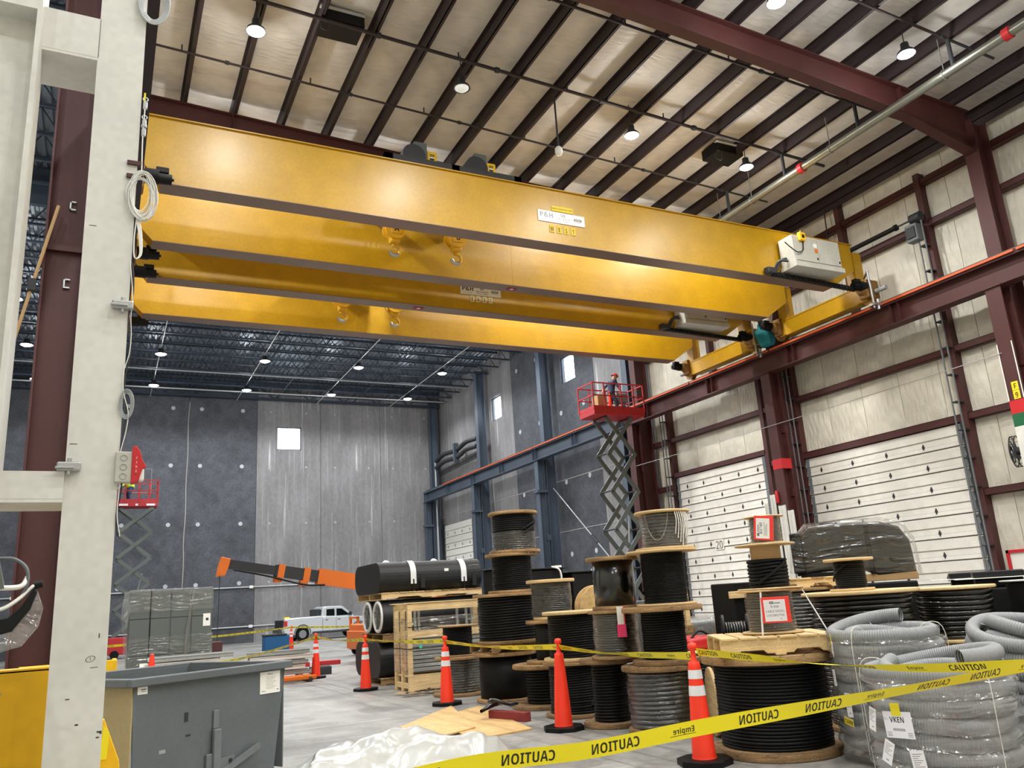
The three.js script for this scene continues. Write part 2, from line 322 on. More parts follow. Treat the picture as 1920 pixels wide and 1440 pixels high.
// ---- insulated side wall with girts
const D1 = [-27.85, -22.5, 6.15], D2 = [-20.63, -14.7, 5.66];
{
  const w = struct('wall_right', 'insulated side wall with maroon girts and dock doors', 'wall');
  mesh('wall_sheet', bx(22.02, 22.12, 0, 14.6, -29.5, 11), M.galv, w);
  const gy = [0, 3.65, 5.8, 7.78, 9.85, 11.75, 13.1, 14.35], vs = [];
  for (let z = -29.4; z < 10.8; z += 1.42) vs.push(z);
  for (let r = 0; r < gy.length - 1; r++) for (const z of vs) {
    const z1 = Math.min(z + 1.42, 10.9), zm = (z + z1) / 2;
    const lim = (zm > D1[0] && zm < D1[1]) ? D1[2] : (zm > D2[0] && zm < D2[1]) ? D2[2] : 0;
    if (gy[r + 1] <= lim + 0.05) continue;
    const y0 = Math.max(gy[r], lim) + 0.02, y1 = gy[r + 1] - 0.02;
    const g = new THREE.BoxGeometry(0.08, y1 - y0, z1 - z - 0.015, 1, 5, 4), p = g.attributes.position;
    for (let q = 0; q < p.count; q++) if (p.getX(q) < 0) { const u = p.getZ(q) / (z1 - z) * 2, v = p.getY(q) / (y1 - y0) * 2; p.setX(q, p.getX(q) - 0.05 * (1 - u * u) * (1 - v * v * v * v)); }
    g.computeVertexNormals(); uvm(g);
    const m = mesh('insulation_panel', g, M.vinylWall, w); m.position.set(21.97, (y0 + y1) / 2, (z + z1) / 2);
  }
  for (const y of gy.slice(1, -1)) {
    const cuts = y < 5 ? [[-29.4, -28.0], [-22.35, -20.8], [-14.5, 10.8]] : y < 6 ? [[-29.4, -28.0], [-22.35, 10.8]] : [[-29.4, 10.8]];
    for (const [a, b] of cuts) mesh('girt', [bx(21.66, 21.9, y - 0.1, y - 0.085, a, b), bx(21.66, 21.675, y - 0.1, y + 0.1, a, b), bx(21.66, 21.9, y + 0.085, y + 0.1, a, b)], M.maroon, w);
  }
  mesh('eave_strut', [bx(21.6, 21.9, 13.95, 13.98, -29.4, 10.8), bx(21.6, 21.63, 13.75, 13.98, -29.4, 10.8)], M.purlin, w);
  for (const [z, y0, y1] of [[-28.0, 0, 9.85], [-22.35, 0, 9.85], [-20.75, 0, 9.85], [-14.5, 0, 13.4], [-17.55, 9.85, 13.9], [-24.8, 9.85, 13.9]]) mesh('wall_post', bx(21.62, 21.9, y0, y1, z - 0.09, z + 0.09), M.maroon, w);
  for (const [a, b] of [[D1[0], D1[1]], [D2[0], D2[1]]]) mesh('header', bx(21.62, 21.9, (a === D1[0] ? D1[2] : D2[2]) + 0.02, (a === D1[0] ? D1[2] : D2[2]) + 0.2, a - 0.1, b + 0.1), M.maroon, w);
}
function dockDoor(n, z0, z1, top, x, label, sections, dz) {
  const d = struct('door_' + n, label, 'dock door', [x, 0, 0]);
  const h = top / sections;
  mesh('backing', bx(0.03, 0.06, 0, top, z0, z1), M.doorGap, d);
  const prof = (y) => extr([[0.03, y + 0.02], [-0.035, y + 0.02], [-0.04, y + 0.03], [-0.022, y + h * 0.2], [-0.026, y + h * 0.22], [-0.008, y + h * 0.475], [0.012, y + h * 0.48], [0.012, y + h * 0.52], [-0.035, y + h * 0.52], [-0.04, y + h * 0.535], [-0.008, y + h - 0.01], [0.03, y + h - 0.01]], z1 - z0);
  const dia = extr([[0, -0.1], [0.048, 0], [0, 0.1], [-0.048, 0]], 0.02); dia.rotateY(-PI / 2);
  for (let i = 0; i < sections; i++) {
    const g = prof(0); const m = mesh('door_section', g, M.doorWhite, d); m.position.set(0, i * h, z0); 
    for (let z = z0 + 0.65; z < z1 - 0.3; z += dz) { const b = mesh('bolt_plate', dia, M.dark, m); b.position.set(-0.02, h * 0.25, z - z0 + (i % 2) * 0.02); part(b, 'dark diamond bolt plate'); }
    for (const z of [z0 + 0.03, z1 - 0.17]) mesh('end_stile', bx(-0.045, -0.02, 0.03, h - 0.03, z - z0, z - z0 + 0.14), M.grey, m);
  }
  for (const [z, s] of [[z0, -1], [z1, 1]]) {
    mesh('track', [bx(-0.09, -0.05, 0, top + 0.1, z + s * 0.02, z + s * 0.1), bx(-0.09, 0.03, 0, top + 0.1, z + s * 0.09, z + s * 0.1)], M.dark, d);
  }
  return d;
}
const dr1 = dockDoor(1, D1[0], D1[1], D1[2], 21.72, 'white sectional dock door marked 20', 10, 1.05);
{ const p = plate('door_number', 0.52, 0.4, std({ map: print(256, 192, (k, w, h) => { k.fillStyle = '#dedad0'; k.fillRect(0, 0, w, h); k.fillStyle = '#16171a'; k.font = '196px sans-serif'; k.textAlign = 'center'; k.textBaseline = 'middle'; k.fillText('20', w / 2, h / 2 + 8); }), roughness: 0.6 }), dr1, 0.004); p.position.set(-0.045, 3.18, -25.62); p.rotation.y = -PI / 2; }
dockDoor(2, D2[0], D2[1], D2[2], 21.72, 'white sectional dock door beside the F 9 column', 9, 1.32);
function liftTrack(z, top, label) {
  const o = thing('door_track', label, 'door track', [21.38, 0, z]);
  for (const d of [-0.1, 0.1]) mesh('rail', bx(-0.02, 0.02, 0, top, d - 0.015, d + 0.015), M.grey, o);
  for (let y = 0.6; y < top; y += 0.8) mesh('rung', bx(-0.015, 0.25, y, y + 0.035, -0.1, 0.1), M.dark, o);
}
liftTrack(-14.52, 11.9, 'tall vertical door track beside the F 9 column');
liftTrack(-20.8 + 0.12, 9.4, 'vertical door track beside the maroon middle column');
liftTrack(-28.05, 9.0, 'vertical door track beside the far dock door');
{
  const o = thing('spring_shaft', 'black torsion spring shaft high above dock door', 'door spring', [21.4, 11.95, 0]);
  mesh('shaft', cyl(V(0, 0, -20.7), V(0, 0, -14.3), 0.025), M.dark, o);
  for (const [a, b] of [[-20.2, -18.1], [-17.6, -15.3]]) { mesh('spring', cyl(V(0, 0, a), V(0, 0, b), 0.075, 0.075, 16), M.black, o); for (const q of [a, b]) mesh('cone_fitting', cyl(V(0, 0, q - 0.04), V(0, 0, q + 0.04), 0.1), M.black, o); }
  mesh('drum', cyl(V(0, 0, -14.75), V(0, 0, -14.4), 0.15), M.dark, o);
  mesh('bracket', bx(-0.05, 0.3, -0.25, 0.12, -17.9, -17.8), M.dark, o);
  mesh('hanger', cyl(V(0, 0, -17.9), V(0.1, 1.9, -17.9), 0.02), M.dark, o);
  const mo = mesh('motor', rbx(-0.2, 0.1, -0.75, -0.2, -14.9, -14.5, 0.04), M.grey, o);
  mesh('cover', rbx(-0.24, -0.2, -0.65, -0.3, -14.85, -14.55, 0.01), M.dark, mo);
}
// small window by the frame edge
{
  const o = struct('window_3', 'small red framed window past the white column base', 'window', [21.85, 0, -13.75]);
  mesh('frame', [bx(-0.08, 0.05, 0.9, 2.05, -0.5, -0.42), bx(-0.08, 0.05, 0.9, 2.05, 0.42, 0.5), bx(-0.08, 0.05, 1.97, 2.05, -0.5, 0.5), bx(-0.08, 0.05, 0.9, 0.98, -0.5, 0.5)], M.red, o);
  mesh('pane', bx(-0.03, -0.01, 0.98, 1.97, -0.42, 0.42), M.whiteGloss, o);
}
// ---------------------------------------------------------------- new (concrete) building
{
  const w = struct('wall_far', 'tilt up concrete end wall with one bright window', 'wall');
  const xs = [-9.5, -4.2, 0.2, 4.55, 8.9, 13.2, 17.5, 22.2];
  const top = 17.6, hole = [[10.2, 12.45], [10.2, 14.05], [11.87, 14.05], [11.87, 12.45]];
  for (let i = 0; i < xs.length - 1; i++) {
    const a = xs[i] + 0.012, b = xs[i + 1] - 0.012, g = extr([[a, 0], [b, 0], [b, top], [a, top]], 0.3, 0, i === 4 ? [hole] : []);
    g.translate(0, 0, -0.3);
    const p = mesh('concrete_panel', g, xs[i] < 8.8 ? M.wallDark : M.wallLight, w); p.position.z = -56;
    part(p, xs[i] < 8.8 ? 'dark blue grey concrete panel' : 'light grey streaked concrete panel');
    if (xs[i + 1] < 9 && i > 1) { // chalky sealant runs on the joint
      const pts = []; for (let y = 1.5; y < 15.6; y += 0.5) pts.push(V(xs[i + 1] + 0.05 * Math.sin(y * 1.7) * n8(y / 9, 0.3), y, -55.985));
      if (i === 2) mesh('joint_sealant', tube(pts, 0.035, 60, 4), M.chalk, w);
    }
  }
  const disc = new THREE.CylinderGeometry(0.13, 0.13, 0.02, 18); disc.rotateX(PI / 2);
  for (const x of [0.92, 3.58, 5.34, 7.95, -2.6, -0.9]) for (const y of [3.7, 7.48, 11.26, 15.05]) { const d = mesh('lifting_patch', disc, M.patch, w); d.position.set(x, y, -55.99); }
  for (const x of [9.8, 12.2, 14.2, 16.6, 18.4, 20.9]) for (const y of [3.7, 7.48, 11.26, 15.05]) { const d = mesh('lifting_patch', disc, M.chalk, w); d.scale.set(0.6, 0.6, 1); d.position.set(x, y, -55.995); }
  mesh('joint_filler', bx(-9.5, 22.2, 0, 17.6, -56.35, -56.3), M.joint, w).position.z = 0;
  w.children[w.children.length - 1].geometry = extr([[-9.5, 0], [22.2, 0], [22.2, 17.6], [-9.5, 17.6]], 0.05, 0, [hole]); w.children[w.children.length - 1].position.z = -56.36;
  const rect = mesh('wall_recess', [bx(1.25, 2.5, 11.0, 11.02, -56.0, -55.985), bx(1.25, 2.5, 9.5, 9.52, -56.0, -55.985), bx(1.25, 1.27, 9.5, 11.02, -56.0, -55.985), bx(2.48, 2.5, 9.5, 11.02, -56.0, -55.985)], M.chalk, w);
  const o = struct('window_1', 'bright square window high in the end wall', 'window', [0, 0, -56.15]);
  mesh('frame', [bx(10.2, 10.27, 12.45, 14.05, -0.05, 0.05), bx(11.8, 11.87, 12.45, 14.05, -0.05, 0.05), bx(10.2, 11.87, 12.45, 12.52, -0.05, 0.05), bx(10.2, 11.87, 13.98, 14.05, -0.05, 0.05)], M.blue, o);
  mesh('pane', bx(10.27, 11.8, 12.52, 13.98, -0.01, 0.01), M.glass, o);
}
for (const [y, x0, x1] of [[3.43, -9, 20.5], [1.0, -9, 20.5]]) {
  const o = tag(new THREE.Group(), y > 2 ? 'upper grey conduit along the concrete end wall' : 'lower grey conduit along the concrete end wall', 'conduit'); o.name = numbered('wall_conduit'); scene.add(o);
  mesh('conduit_run', cyl(V(x0, y, -55.93), V(x1, y, -55.93), 0.045), M.galv, o);
  for (let x = x0 + 1.2; x < x1; x += 3.3) mesh('junction_box', rbx(x - 0.12, x + 0.12, y - 0.09, y + 0.09, -55.98, -55.86, 0.02), M.whiteGloss, o);
}
{
  const w = struct('wall_right', 'tilt up concrete side wall with high windows', 'wall');
  const zs = [-56, -51.7, -47.6, -43.4, -38.6, -34.0, -29.5], top = 17.6;
  const wins = { 1: null, 2: [[-46.5, 12.75], [-46.5, 14.3], [-45.0, 14.3], [-45.0, 12.75]], 4: [[-37.35, 12.8], [-37.35, 14.3], [-35.85, 14.3], [-35.85, 12.8]] };
  for (let i = 0; i < 6; i++) {
    const a = zs[i] + 0.012, b = zs[i + 1] - 0.012, g = extr([[-a, 0], [-a, top], [-b, top], [-b, 0]].map(([x, y]) => [x, y]), 0.3, 0, wins[i] ? [wins[i].map(([z, y]) => [-z, y])] : []);
    g.rotateY(PI / 2); // shape x (= -z) turns to world z, thickness to +x
    const lightish = i < 3 || i === 5;
    const p = mesh('concrete_panel', g, lightish ? M.wallLight : M.wallDark, w); p.position.x = 22.0;
    part(p, lightish ? 'light grey streaked concrete panel' : 'dark blue grey concrete panel');
  }
  const disc = new THREE.CylinderGeometry(0.13, 0.13, 0.02, 18); disc.rotateZ(PI / 2);
  for (const z of [-42.6, -40.1, -37.6, -35.2]) for (const y of [3.7, 7.48, 11.26, 15.05]) { const d = mesh('lifting_patch', disc, M.patch, w); d.position.set(21.995, y, z); }
  mesh('ledge_line', [bx(21.985, 22.0, 7.6, 7.64, -56, -29.6), bx(21.985, 22.0, 4.9, 4.93, -56, -29.6)], M.chalk, w);
  for (const [i, z0, z1, y0] of [[4, -46.5, -45, 12.75], [5, -37.35, -35.85, 12.8]]) {
    const o = struct('window_' + i, i === 4 ? 'bright window in the concrete side wall near the corner' : 'bright window in the concrete side wall above red lift', 'window', [22.15, 0, 0]);
    mesh('frame', [bx(-0.05, 0.05, y0, y0 + 1.5, z0, z0 + 0.07), bx(-0.05, 0.05, y0, y0 + 1.5, z1 - 0.07, z1), bx(-0.05, 0.05, y0, y0 + 0.07, z0, z1), bx(-0.05, 0.05, y0 + 1.43, y0 + 1.5, z0, z1)], M.blue, o);
    mesh('pane', bx(-0.01, 0.01, y0 + 0.07, y0 + 1.43, z0 + 0.07, z1 - 0.07), M.glass, o);
  }
  mesh('gable_end_closure', bx(-9.5, 22.3, 15.62, 17.9, -29.6, -29.5), M.joist, w);
}
[-30.1, -38.3, -46.9, -55.5].forEach((z, i) => {
  const o = struct('building_column', ['blue grey steel column next to the red lift', 'blue grey steel column between the two side windows', 'blue grey steel column left of the far side window', 'blue grey steel column in the far corner'][i], 'column');
  mesh('upper_column', iCol(21.1, 21.65, 0, 16.2, z, 0.42), M.blue, o);
  mesh('crane_column', iCol(20.58, 20.98, 0, 8.72, z, 0.4), M.blue, o);
  mesh('cap_plate', bx(20.5, 21.05, 8.72, 8.75, z - 0.26, z + 0.26), M.blue, o);
  mesh('bracket', bx(20.45, 21.1, 7.0, 7.12, z - 0.25, z + 0.25), M.blue, o);
  for (const y of [2.0, 4.5]) mesh('batten_plate', bx(20.9, 21.15, y, y + 0.28, z - 0.18, z + 0.18), M.blue, o);
});
dockDoor(3, -55.2, -50.0, 7.0, 21.9, 'white dock door in the concrete wall behind the tanks', 8, 1.3);
{ // brace rod and cable bundle on the concrete wall
  const o = thing('brace_rod', 'thin diagonal steel brace rod on the concrete wall', 'brace');
  mesh('rod', cyl(V(21.4, 7.2, -38.0), V(21.4, 1.2, -30.6), 0.03), M.galv, o);
  mesh('turnbuckle', cyl(V(21.4, 4.4, -34.55), V(21.4, 4.0, -34.05), 0.07), M.dark, o);
  const h = thing('cable_bracket', 'dark horizontal cable bundle near the far corner column', 'cable');
  for (const d of [-0.25, 0.25]) mesh('cable_bundle', tube([V(21.3, 11.4 + d, -54.8), V(21.2, 11.55 + d, -53), V(21.35, 11.5 + d, -51), V(21.2, 11.65 + d, -49), V(21.3, 11.6 + d, -47.4)], 0.16, 40, 8), M.dark, h);
  mesh('clamp', bx(21.1, 21.45, 10.9, 12.2, -51.1, -50.9), M.blue, h);
  mesh('riser', cyl(V(21.3, 0, -55.0), V(21.3, 11.8, -55.0), 0.07), M.galv, h);
  mesh('riser', cyl(V(21.3, 7, -47.3), V(21.3, 12.3, -47.3), 0.06), M.galv, h);
}
{ // roof of the new building
  const c = struct('ceiling', 'corrugated deck on dark open web joists of new building', 'ceiling');
  const prof = []; for (let x = -9.5; x < 22.3; x += 0.3) prof.push([x, 16.95], [x + 0.11, 16.95], [x + 0.15, 17.02], [x + 0.26, 17.02]);
  const pr = [...prof, [22.4, 16.95], [22.4, 17.3], [-9.5, 17.3]];
  const dk = extr(pr, 27); dk.translate(0, 0, -56.3); mesh('roof_deck', dk, M.deck, c);
  for (let z = -54.6; z < -30; z += 1.62) {
    const l = [bx(-9.4, 21.9, 16.86, 16.94, z - 0.05, z + 0.05), bx(-9.4, 21.9, 15.92, 16.0, z - 0.05, z + 0.05)];
    for (let x = -9.3, k = 0; x < 21.6; x += 0.62, k++) l.push(bar(V(x, k % 2 ? 16.9 : 15.96, z), V(x + 0.62, k % 2 ? 15.96 : 16.9, z), 0.035));
    mesh('roof_joist', l, M.joist, c);
  }
  const dl = extr([...prof.filter(([x]) => x < -1.6), [-1.45, 16.95], [-1.45, 17.3], [-9.5, 17.3]], 40.7); dl.translate(0, 0, -29.5); mesh('roof_deck', dl, M.deck, c);
  for (let z = -28.6; z < 10.5; z += 1.62) {
    const l = [bx(-9.4, -1.5, 16.86, 16.94, z - 0.05, z + 0.05), bx(-9.4, -1.5, 15.92, 16.0, z - 0.05, z + 0.05)];
    for (let x = -9.3, k = 0; x < -2.1; x += 0.62, k++) l.push(bar(V(x, k % 2 ? 16.9 : 15.96, z), V(x + 0.62, k % 2 ? 15.96 : 16.9, z), 0.035));
    mesh('roof_joist', l, M.joist, c);
  }
  mesh('eave_closure', bx(-1.45, -1.35, 15.0, 17.0, -29.5, 11), M.joist, c);
  for (const x of [-6, -0.5, 4.8, 10.1, 15.4]) mesh('bridging', bar(V(x, 15.9, -55.9), V(x, 15.9, -29.7), 0.05), M.joist, c);
  const gz = -55.4, l = [bx(-9.4, 21.9, 16.7, 16.85, gz - 0.08, gz + 0.08), bx(-9.4, 21.9, 15.75, 15.9, gz - 0.08, gz + 0.08)];
  for (let x = -9.3, k = 0; x < 21; x += 1.2, k++) l.push(bar(V(x, k % 2 ? 16.75 : 15.85, gz), V(x + 1.2, k % 2 ? 15.85 : 16.75, gz), 0.07));
  mesh('joist_girder', l, M.joist, c);
}
for (const [x, lab] of [[2.15, 'first'], [7.5, 'second'], [12.85, 'third'], [18.1, 'fourth']])
  tag(mesh('lamp_conduit', cyl(V(x, 15.72, -55.8), V(x, 15.72, -30), 0.02, 0.02, 8), M.whiteGloss), 'thin pale conduit over the ' + lab + ' file of new building lamps', 'conduit');
{ // pale cross pipes under the joists
  for (const [z, lab] of [[-49.3, 'nearer'], [-53.4, 'farther']]) tag(mesh('sprinkler_pipe', cyl(V(-9, 15.7, z), V(21.5, 15.7, z), 0.05, 0.05, 8), M.galv), lab + ' pale sprinkler pipe under the joists of the new building', 'pipe');
}
// ---------------------------------------------------------------- left and back enclosure
{
  const l = struct('wall_left', 'white insulated wall out of sight beyond the column line', 'wall');
  mesh('wall_sheet', bx(-9.7, -9.5, 0, 17.2, -29.5, 11), M.vinylWall, l);
  mesh('wall_sheet', bx(-9.8, -9.5, 0, 17.6, -56.3, -29.5), M.wallLight, l);
  const b = struct('wall_back', 'white insulated wall behind the viewer', 'wall');
  mesh('wall_sheet', bx(-9.7, 22.2, 0, 17.2, 11, 11.2), M.vinylWall, b);
}
for (const z of [-12.3, -20.8, -38.3, -46.9]) { // columns of the left line
  const red = z > -29;
  const o = struct('building_column', z === -12.3 ? 'wide maroon column behind the white column' : red ? 'maroon column hidden deeper behind the white column' : z < -40 ? 'blue grey column deep behind the white column' : 'blue grey column behind the wide maroon column', 'column');
  const m = red ? M.maroon : M.blue;
  mesh('upper_column', z === -12.3 ? [bx(-0.97, -0.5, 0, 14.2, z - 0.02, z + 0.02), bx(-0.99, -0.96, 0, 14.2, z - 0.22, z + 0.16), bx(-0.51, -0.48, 0, 14.2, z - 0.2, z + 0.2)] : iCol(-0.99, -0.48, 0, 14.2, z, 0.4), m, o);
  mesh('crane_column', iCol(-0.2, 0.09, 0, 8.72, z, 0.3), m, o);
  if (z === -12.3) {
    mesh('splice_plate', bx(-0.97, -0.5, 6.72, 6.8, z - 0.02, z + 0.1), m, o);
    for (const y of [7.45, 6.25]) { mesh('pipe_clip', [bx(-0.72, -0.70, y - 0.07, y + 0.07, z + 0.02, z + 0.06), bx(-0.72, -0.64, y + 0.05, y + 0.07, z + 0.02, z + 0.06), bx(-0.72, -0.64, y - 0.07, y - 0.05, z + 0.02, z + 0.06)], M.steel, o); }
  }
}
// ---------------------------------------------------------------- high bay lamps
function lamp(x, y, z, label, kind, group, on = true) {
  const o = thing('high_bay_lamp', label, 'lamp', [x, y, z], 0, group);
  mesh('housing', lathe([[0.02, 0.32], [0.09, 0.3], [0.1, 0.16], [0.2, 0.06], [0.22, 0.0], [0.2, 0.0], [0.18, 0.04], [0.02, 0.06]], 24), M.dark, o);
  const g = lathe([[0, -0.07], [0.07, -0.062], [0.13, -0.04], [0.175, 0], [0.18, 0.03], [0, 0.03]], 24); if (kind) o.scale.set(1.45, 1, 1.45);
  part(mesh('lens', g, on ? (kind ? M.lensNew : M.lens) : M.lensDim, o), on ? 'glowing round lens' : 'dim round lens');
  mesh('hanger', cyl(V(0, 0.3, 0), V(0, kind ? 0.64 : 1.0, 0), 0.012), M.dark, o);
  if (on) {
    const col = kind ? LAMP_COLOR_NEW : LAMP_COLOR, s = new THREE.SpotLight(col, LAMP_POWER * (kind ? 1.25 : 1), 0, 1.38, 0.3, 2);
    s.position.set(0, -0.1, 0); s.target.position.set(0, -5, 0); s.castShadow = true; s.shadow.radius = 8; s.name = 'lamp_light'; o.add(s); o.add(s.target);
    const u = new THREE.PointLight(col, LAMP_POWER * 0.11, 0, 2);          // added fill light, sends some uplight to the ceiling
    u.position.set(0, -0.2, 0); u.castShadow = true; u.shadow.radius = 5; u.name = 'lamp_added_fill'; o.add(u);
  }
  return o;
}
const ORD = ['first', 'second', 'third', 'fourth'];
[[-16.3, 'row above the yellow cranes'], [-10.7, 'row in front of the near rafter'], [-5.1, 'row overhead'], [0.5, 'row just behind the viewer'], [6.1, 'last row behind the viewer'], [-21.9, 'row hidden over the crane trolleys'], [-27.4, 'row hidden behind the cranes']].forEach(([z, row]) => {
  [2.4, 7.4, 12.5, 16.6].forEach((x, i) => {
    const dim = z === -16.3 && i === 1;
    const lab = dim ? 'switched off black high bay lamp above the west crane' : 'lit high bay lamp, ' + ORD[i] + ' of the ' + row;
    lamp(x, Yp(x) - 0.62, z, lab, 0, 'roof lamps of the old building', !dim);
  });
  lamp(-4.6, 15.3, z, 'lit lamp beyond the column line, ' + row, 1, 'lamps beyond the column line');
});
[[-51.5, 'row nearest the end wall'], [-45, 'second row from the end wall'], [-38.4, 'row hidden above the east crane'], [-32, 'row where the buildings meet']].forEach(([z, row]) => {
  [2.15, 7.5, 12.85, 18.1].forEach((x, i) => lamp(x, 15.3, z, 'glowing round lamp, ' + ORD[i] + ' of the ' + row, 1, 'lamps of the new building'));
  lamp(-4, 15.3, z, 'glowing round lamp beyond the column line, ' + row, 1, 'lamps of the new building');
});
// ---------------------------------------------------------------- roof services
for (const [z, r, lab] of [[-18.45, 0.03, 'thin dark sprinkler line above the crane'], [-15.95, 0.045, 'dark sprinkler line passing the roof vents'], [-13.2, 0.035, 'dark sprinkler line beyond the near rafter'], [-10.35, 0.035, 'dark sprinkler line in front of the near rafter']]) {
  const o = thing('sprinkler_pipe', lab, 'pipe');
  mesh('pipe_run', cyl(V(-0.9, Yp(-0.9) - 0.06, z), V(17.75, Yp(17.75) - 0.06, z), r, r, 10), M.purlin, o);
  for (let x = 1; x < 17; x += 3.1) { mesh('sprinkler_head', cyl(V(x, Yp(x) - 0.02, z), V(x, Yp(x) + 0.12, z), 0.018), M.dark, o); mesh('coupling', cyl(V(x + 1, Yp(x + 1) - 0.06, z), V(x + 1.1, Yp(x + 1.1) - 0.06, z), r * 1.6), M.dark, o); }
  mesh('drop_arm', [cyl(V(17.75, Yp(17.75) - 0.06, z), V(17.75, 13.4, z), 0.05), cyl(V(17.75, Yp(17.75) - 0.06, z), V(19.5, Yp(19.5) - 0.06, z), r)], M.dark, o);
}
{
  const o = thing('sprinkler_pipe', 'thick silver sprinkler main hung under the roof', 'pipe');
  mesh('pipe_run', cyl(V(17.75, 13.3, -29), V(17.75, 13.3, 9), 0.11, 0.11, 20), M.pipe, o);
  for (const z of [-15.3, -9.0, -3, 3, -21.5]) part(mesh('coupling', cyl(V(17.75, 13.3, z - 0.08), V(17.75, 13.3, z + 0.08), 0.15, 0.15, 18), M.red, o), 'red pipe coupling');
  for (const z of [-18.9, -17.4, -14.2, -10.6, -6, -1]) mesh('pipe_hanger', [cyl(V(17.75, 13.3, z), V(17.75, Yp(17.75) + 0.1, z), 0.012), (() => { const t = new THREE.TorusGeometry(0.125, 0.012, 6, 20); t.translate(17.75, 13.3, z); return t; })()], M.steel, o);
}
for (const [x, z, l] of [[4.3, -16.25, 'black roof vent box beside the first sprinkler line'], [16.35, -16.95, 'black roof vent box next to a lit lamp']]) {
  const o = thing('roof_vent', l, 'vent', [x, Yp(x), z]);
  mesh('vent_box', bx(-0.5, 0.5, -0.02, 0.3, -0.35, 0.35), M.black, o);
  mesh('torn_edge', bx(-0.55, 0.5, 0.24, 0.27, 0.3, 0.42), M.white, o);
  mesh('drop_wire', tube([V(-0.45, 0, 0.2), V(-0.5, -0.25, 0.25), V(-0.35, -0.3, 0.28), V(-0.3, 0, 0.3)], 0.012, 16, 6), M.dark, o);
}
{
  const o = thing('ceiling_camera', 'small dome camera on a long pole below the roof', 'camera', [10.15, 0, -16.4]);
  mesh('pole', cyl(V(0, 13.0, 0), V(0, Yp(10.15), 0), 0.025), M.dark, o);
  mesh('dome', lathe([[0, 12.78], [0.07, 12.8], [0.1, 12.88], [0.1, 12.98], [0.05, 13.04], [0, 13.04]], 20), M.whiteGloss, o);
}
// ---------------------------------------------------------------- overhead cranes
const plateTex = print(1024, 240, (k, w, h) => {
  k.fillStyle = '#f1f0ea'; k.fillRect(0, 0, w, h); k.fillStyle = '#171717'; k.textBaseline = 'middle';
  k.textAlign = 'center'; k.font = 'bold 150px sans-serif'; k.fillText('P&H', 185, 92, 300); k.font = '26px sans-serif'; k.fillText('MORRIS MATERIAL', 180, 190);
  k.font = 'bold 92px sans-serif'; k.fillText('50', 540, 62); k.font = 'bold 44px sans-serif'; k.fillText('TON CAPACITY', 540, 140); k.font = 'bold 30px sans-serif'; k.fillText('SER. NO. CF-50000-01', 540, 192);
  k.fillRect(780, 92, 170, 44); k.fillStyle = '#f1f0ea'; k.font = 'bold 34px sans-serif'; k.fillText('MORRIS', 865, 115); k.fillStyle = '#999'; k.fillRect(790, 70, 150, 8); k.fillRect(790, 150, 150, 12);
  k.strokeStyle = '#c8c6bd'; k.lineWidth = 10; k.strokeRect(5, 5, w - 10, h - 10);
});
const remoteTex = print(512, 128, (k, w, h) => { k.fillStyle = '#f2d416'; k.fillRect(0, 0, w, h); k.fillStyle = '#1b1a12'; k.font = 'bold 44px sans-serif'; k.textAlign = 'center'; k.textBaseline = 'middle'; k.fillText('REMOTE CONTROLLED CRANE', w / 2, h / 2, w - 20); });
const boxTex = print(128, 160, (k, w, h) => { k.fillStyle = '#f0c31c'; k.fillRect(0, 0, w, h); k.fillStyle = '#151515'; k.fillRect(32, 28, 64, 34); k.fillRect(32, 86, 64, 26); k.fillStyle = '#f0c31c'; k.font = 'bold 26px sans-serif'; k.textAlign = 'center'; k.textBaseline = 'middle'; k.fillText('P&H', 64, 46); k.fillStyle = '#eee'; k.fillRect(32, 64, 64, 20); });
const arrowTex = print(128, 64, (k, w, h) => { k.fillStyle = '#8e1f24'; k.fillRect(0, 0, w, h); k.fillStyle = '#f2e9e4'; k.fillRect(54, 10, 20, 44); k.fillRect(34, 26, 60, 12); });
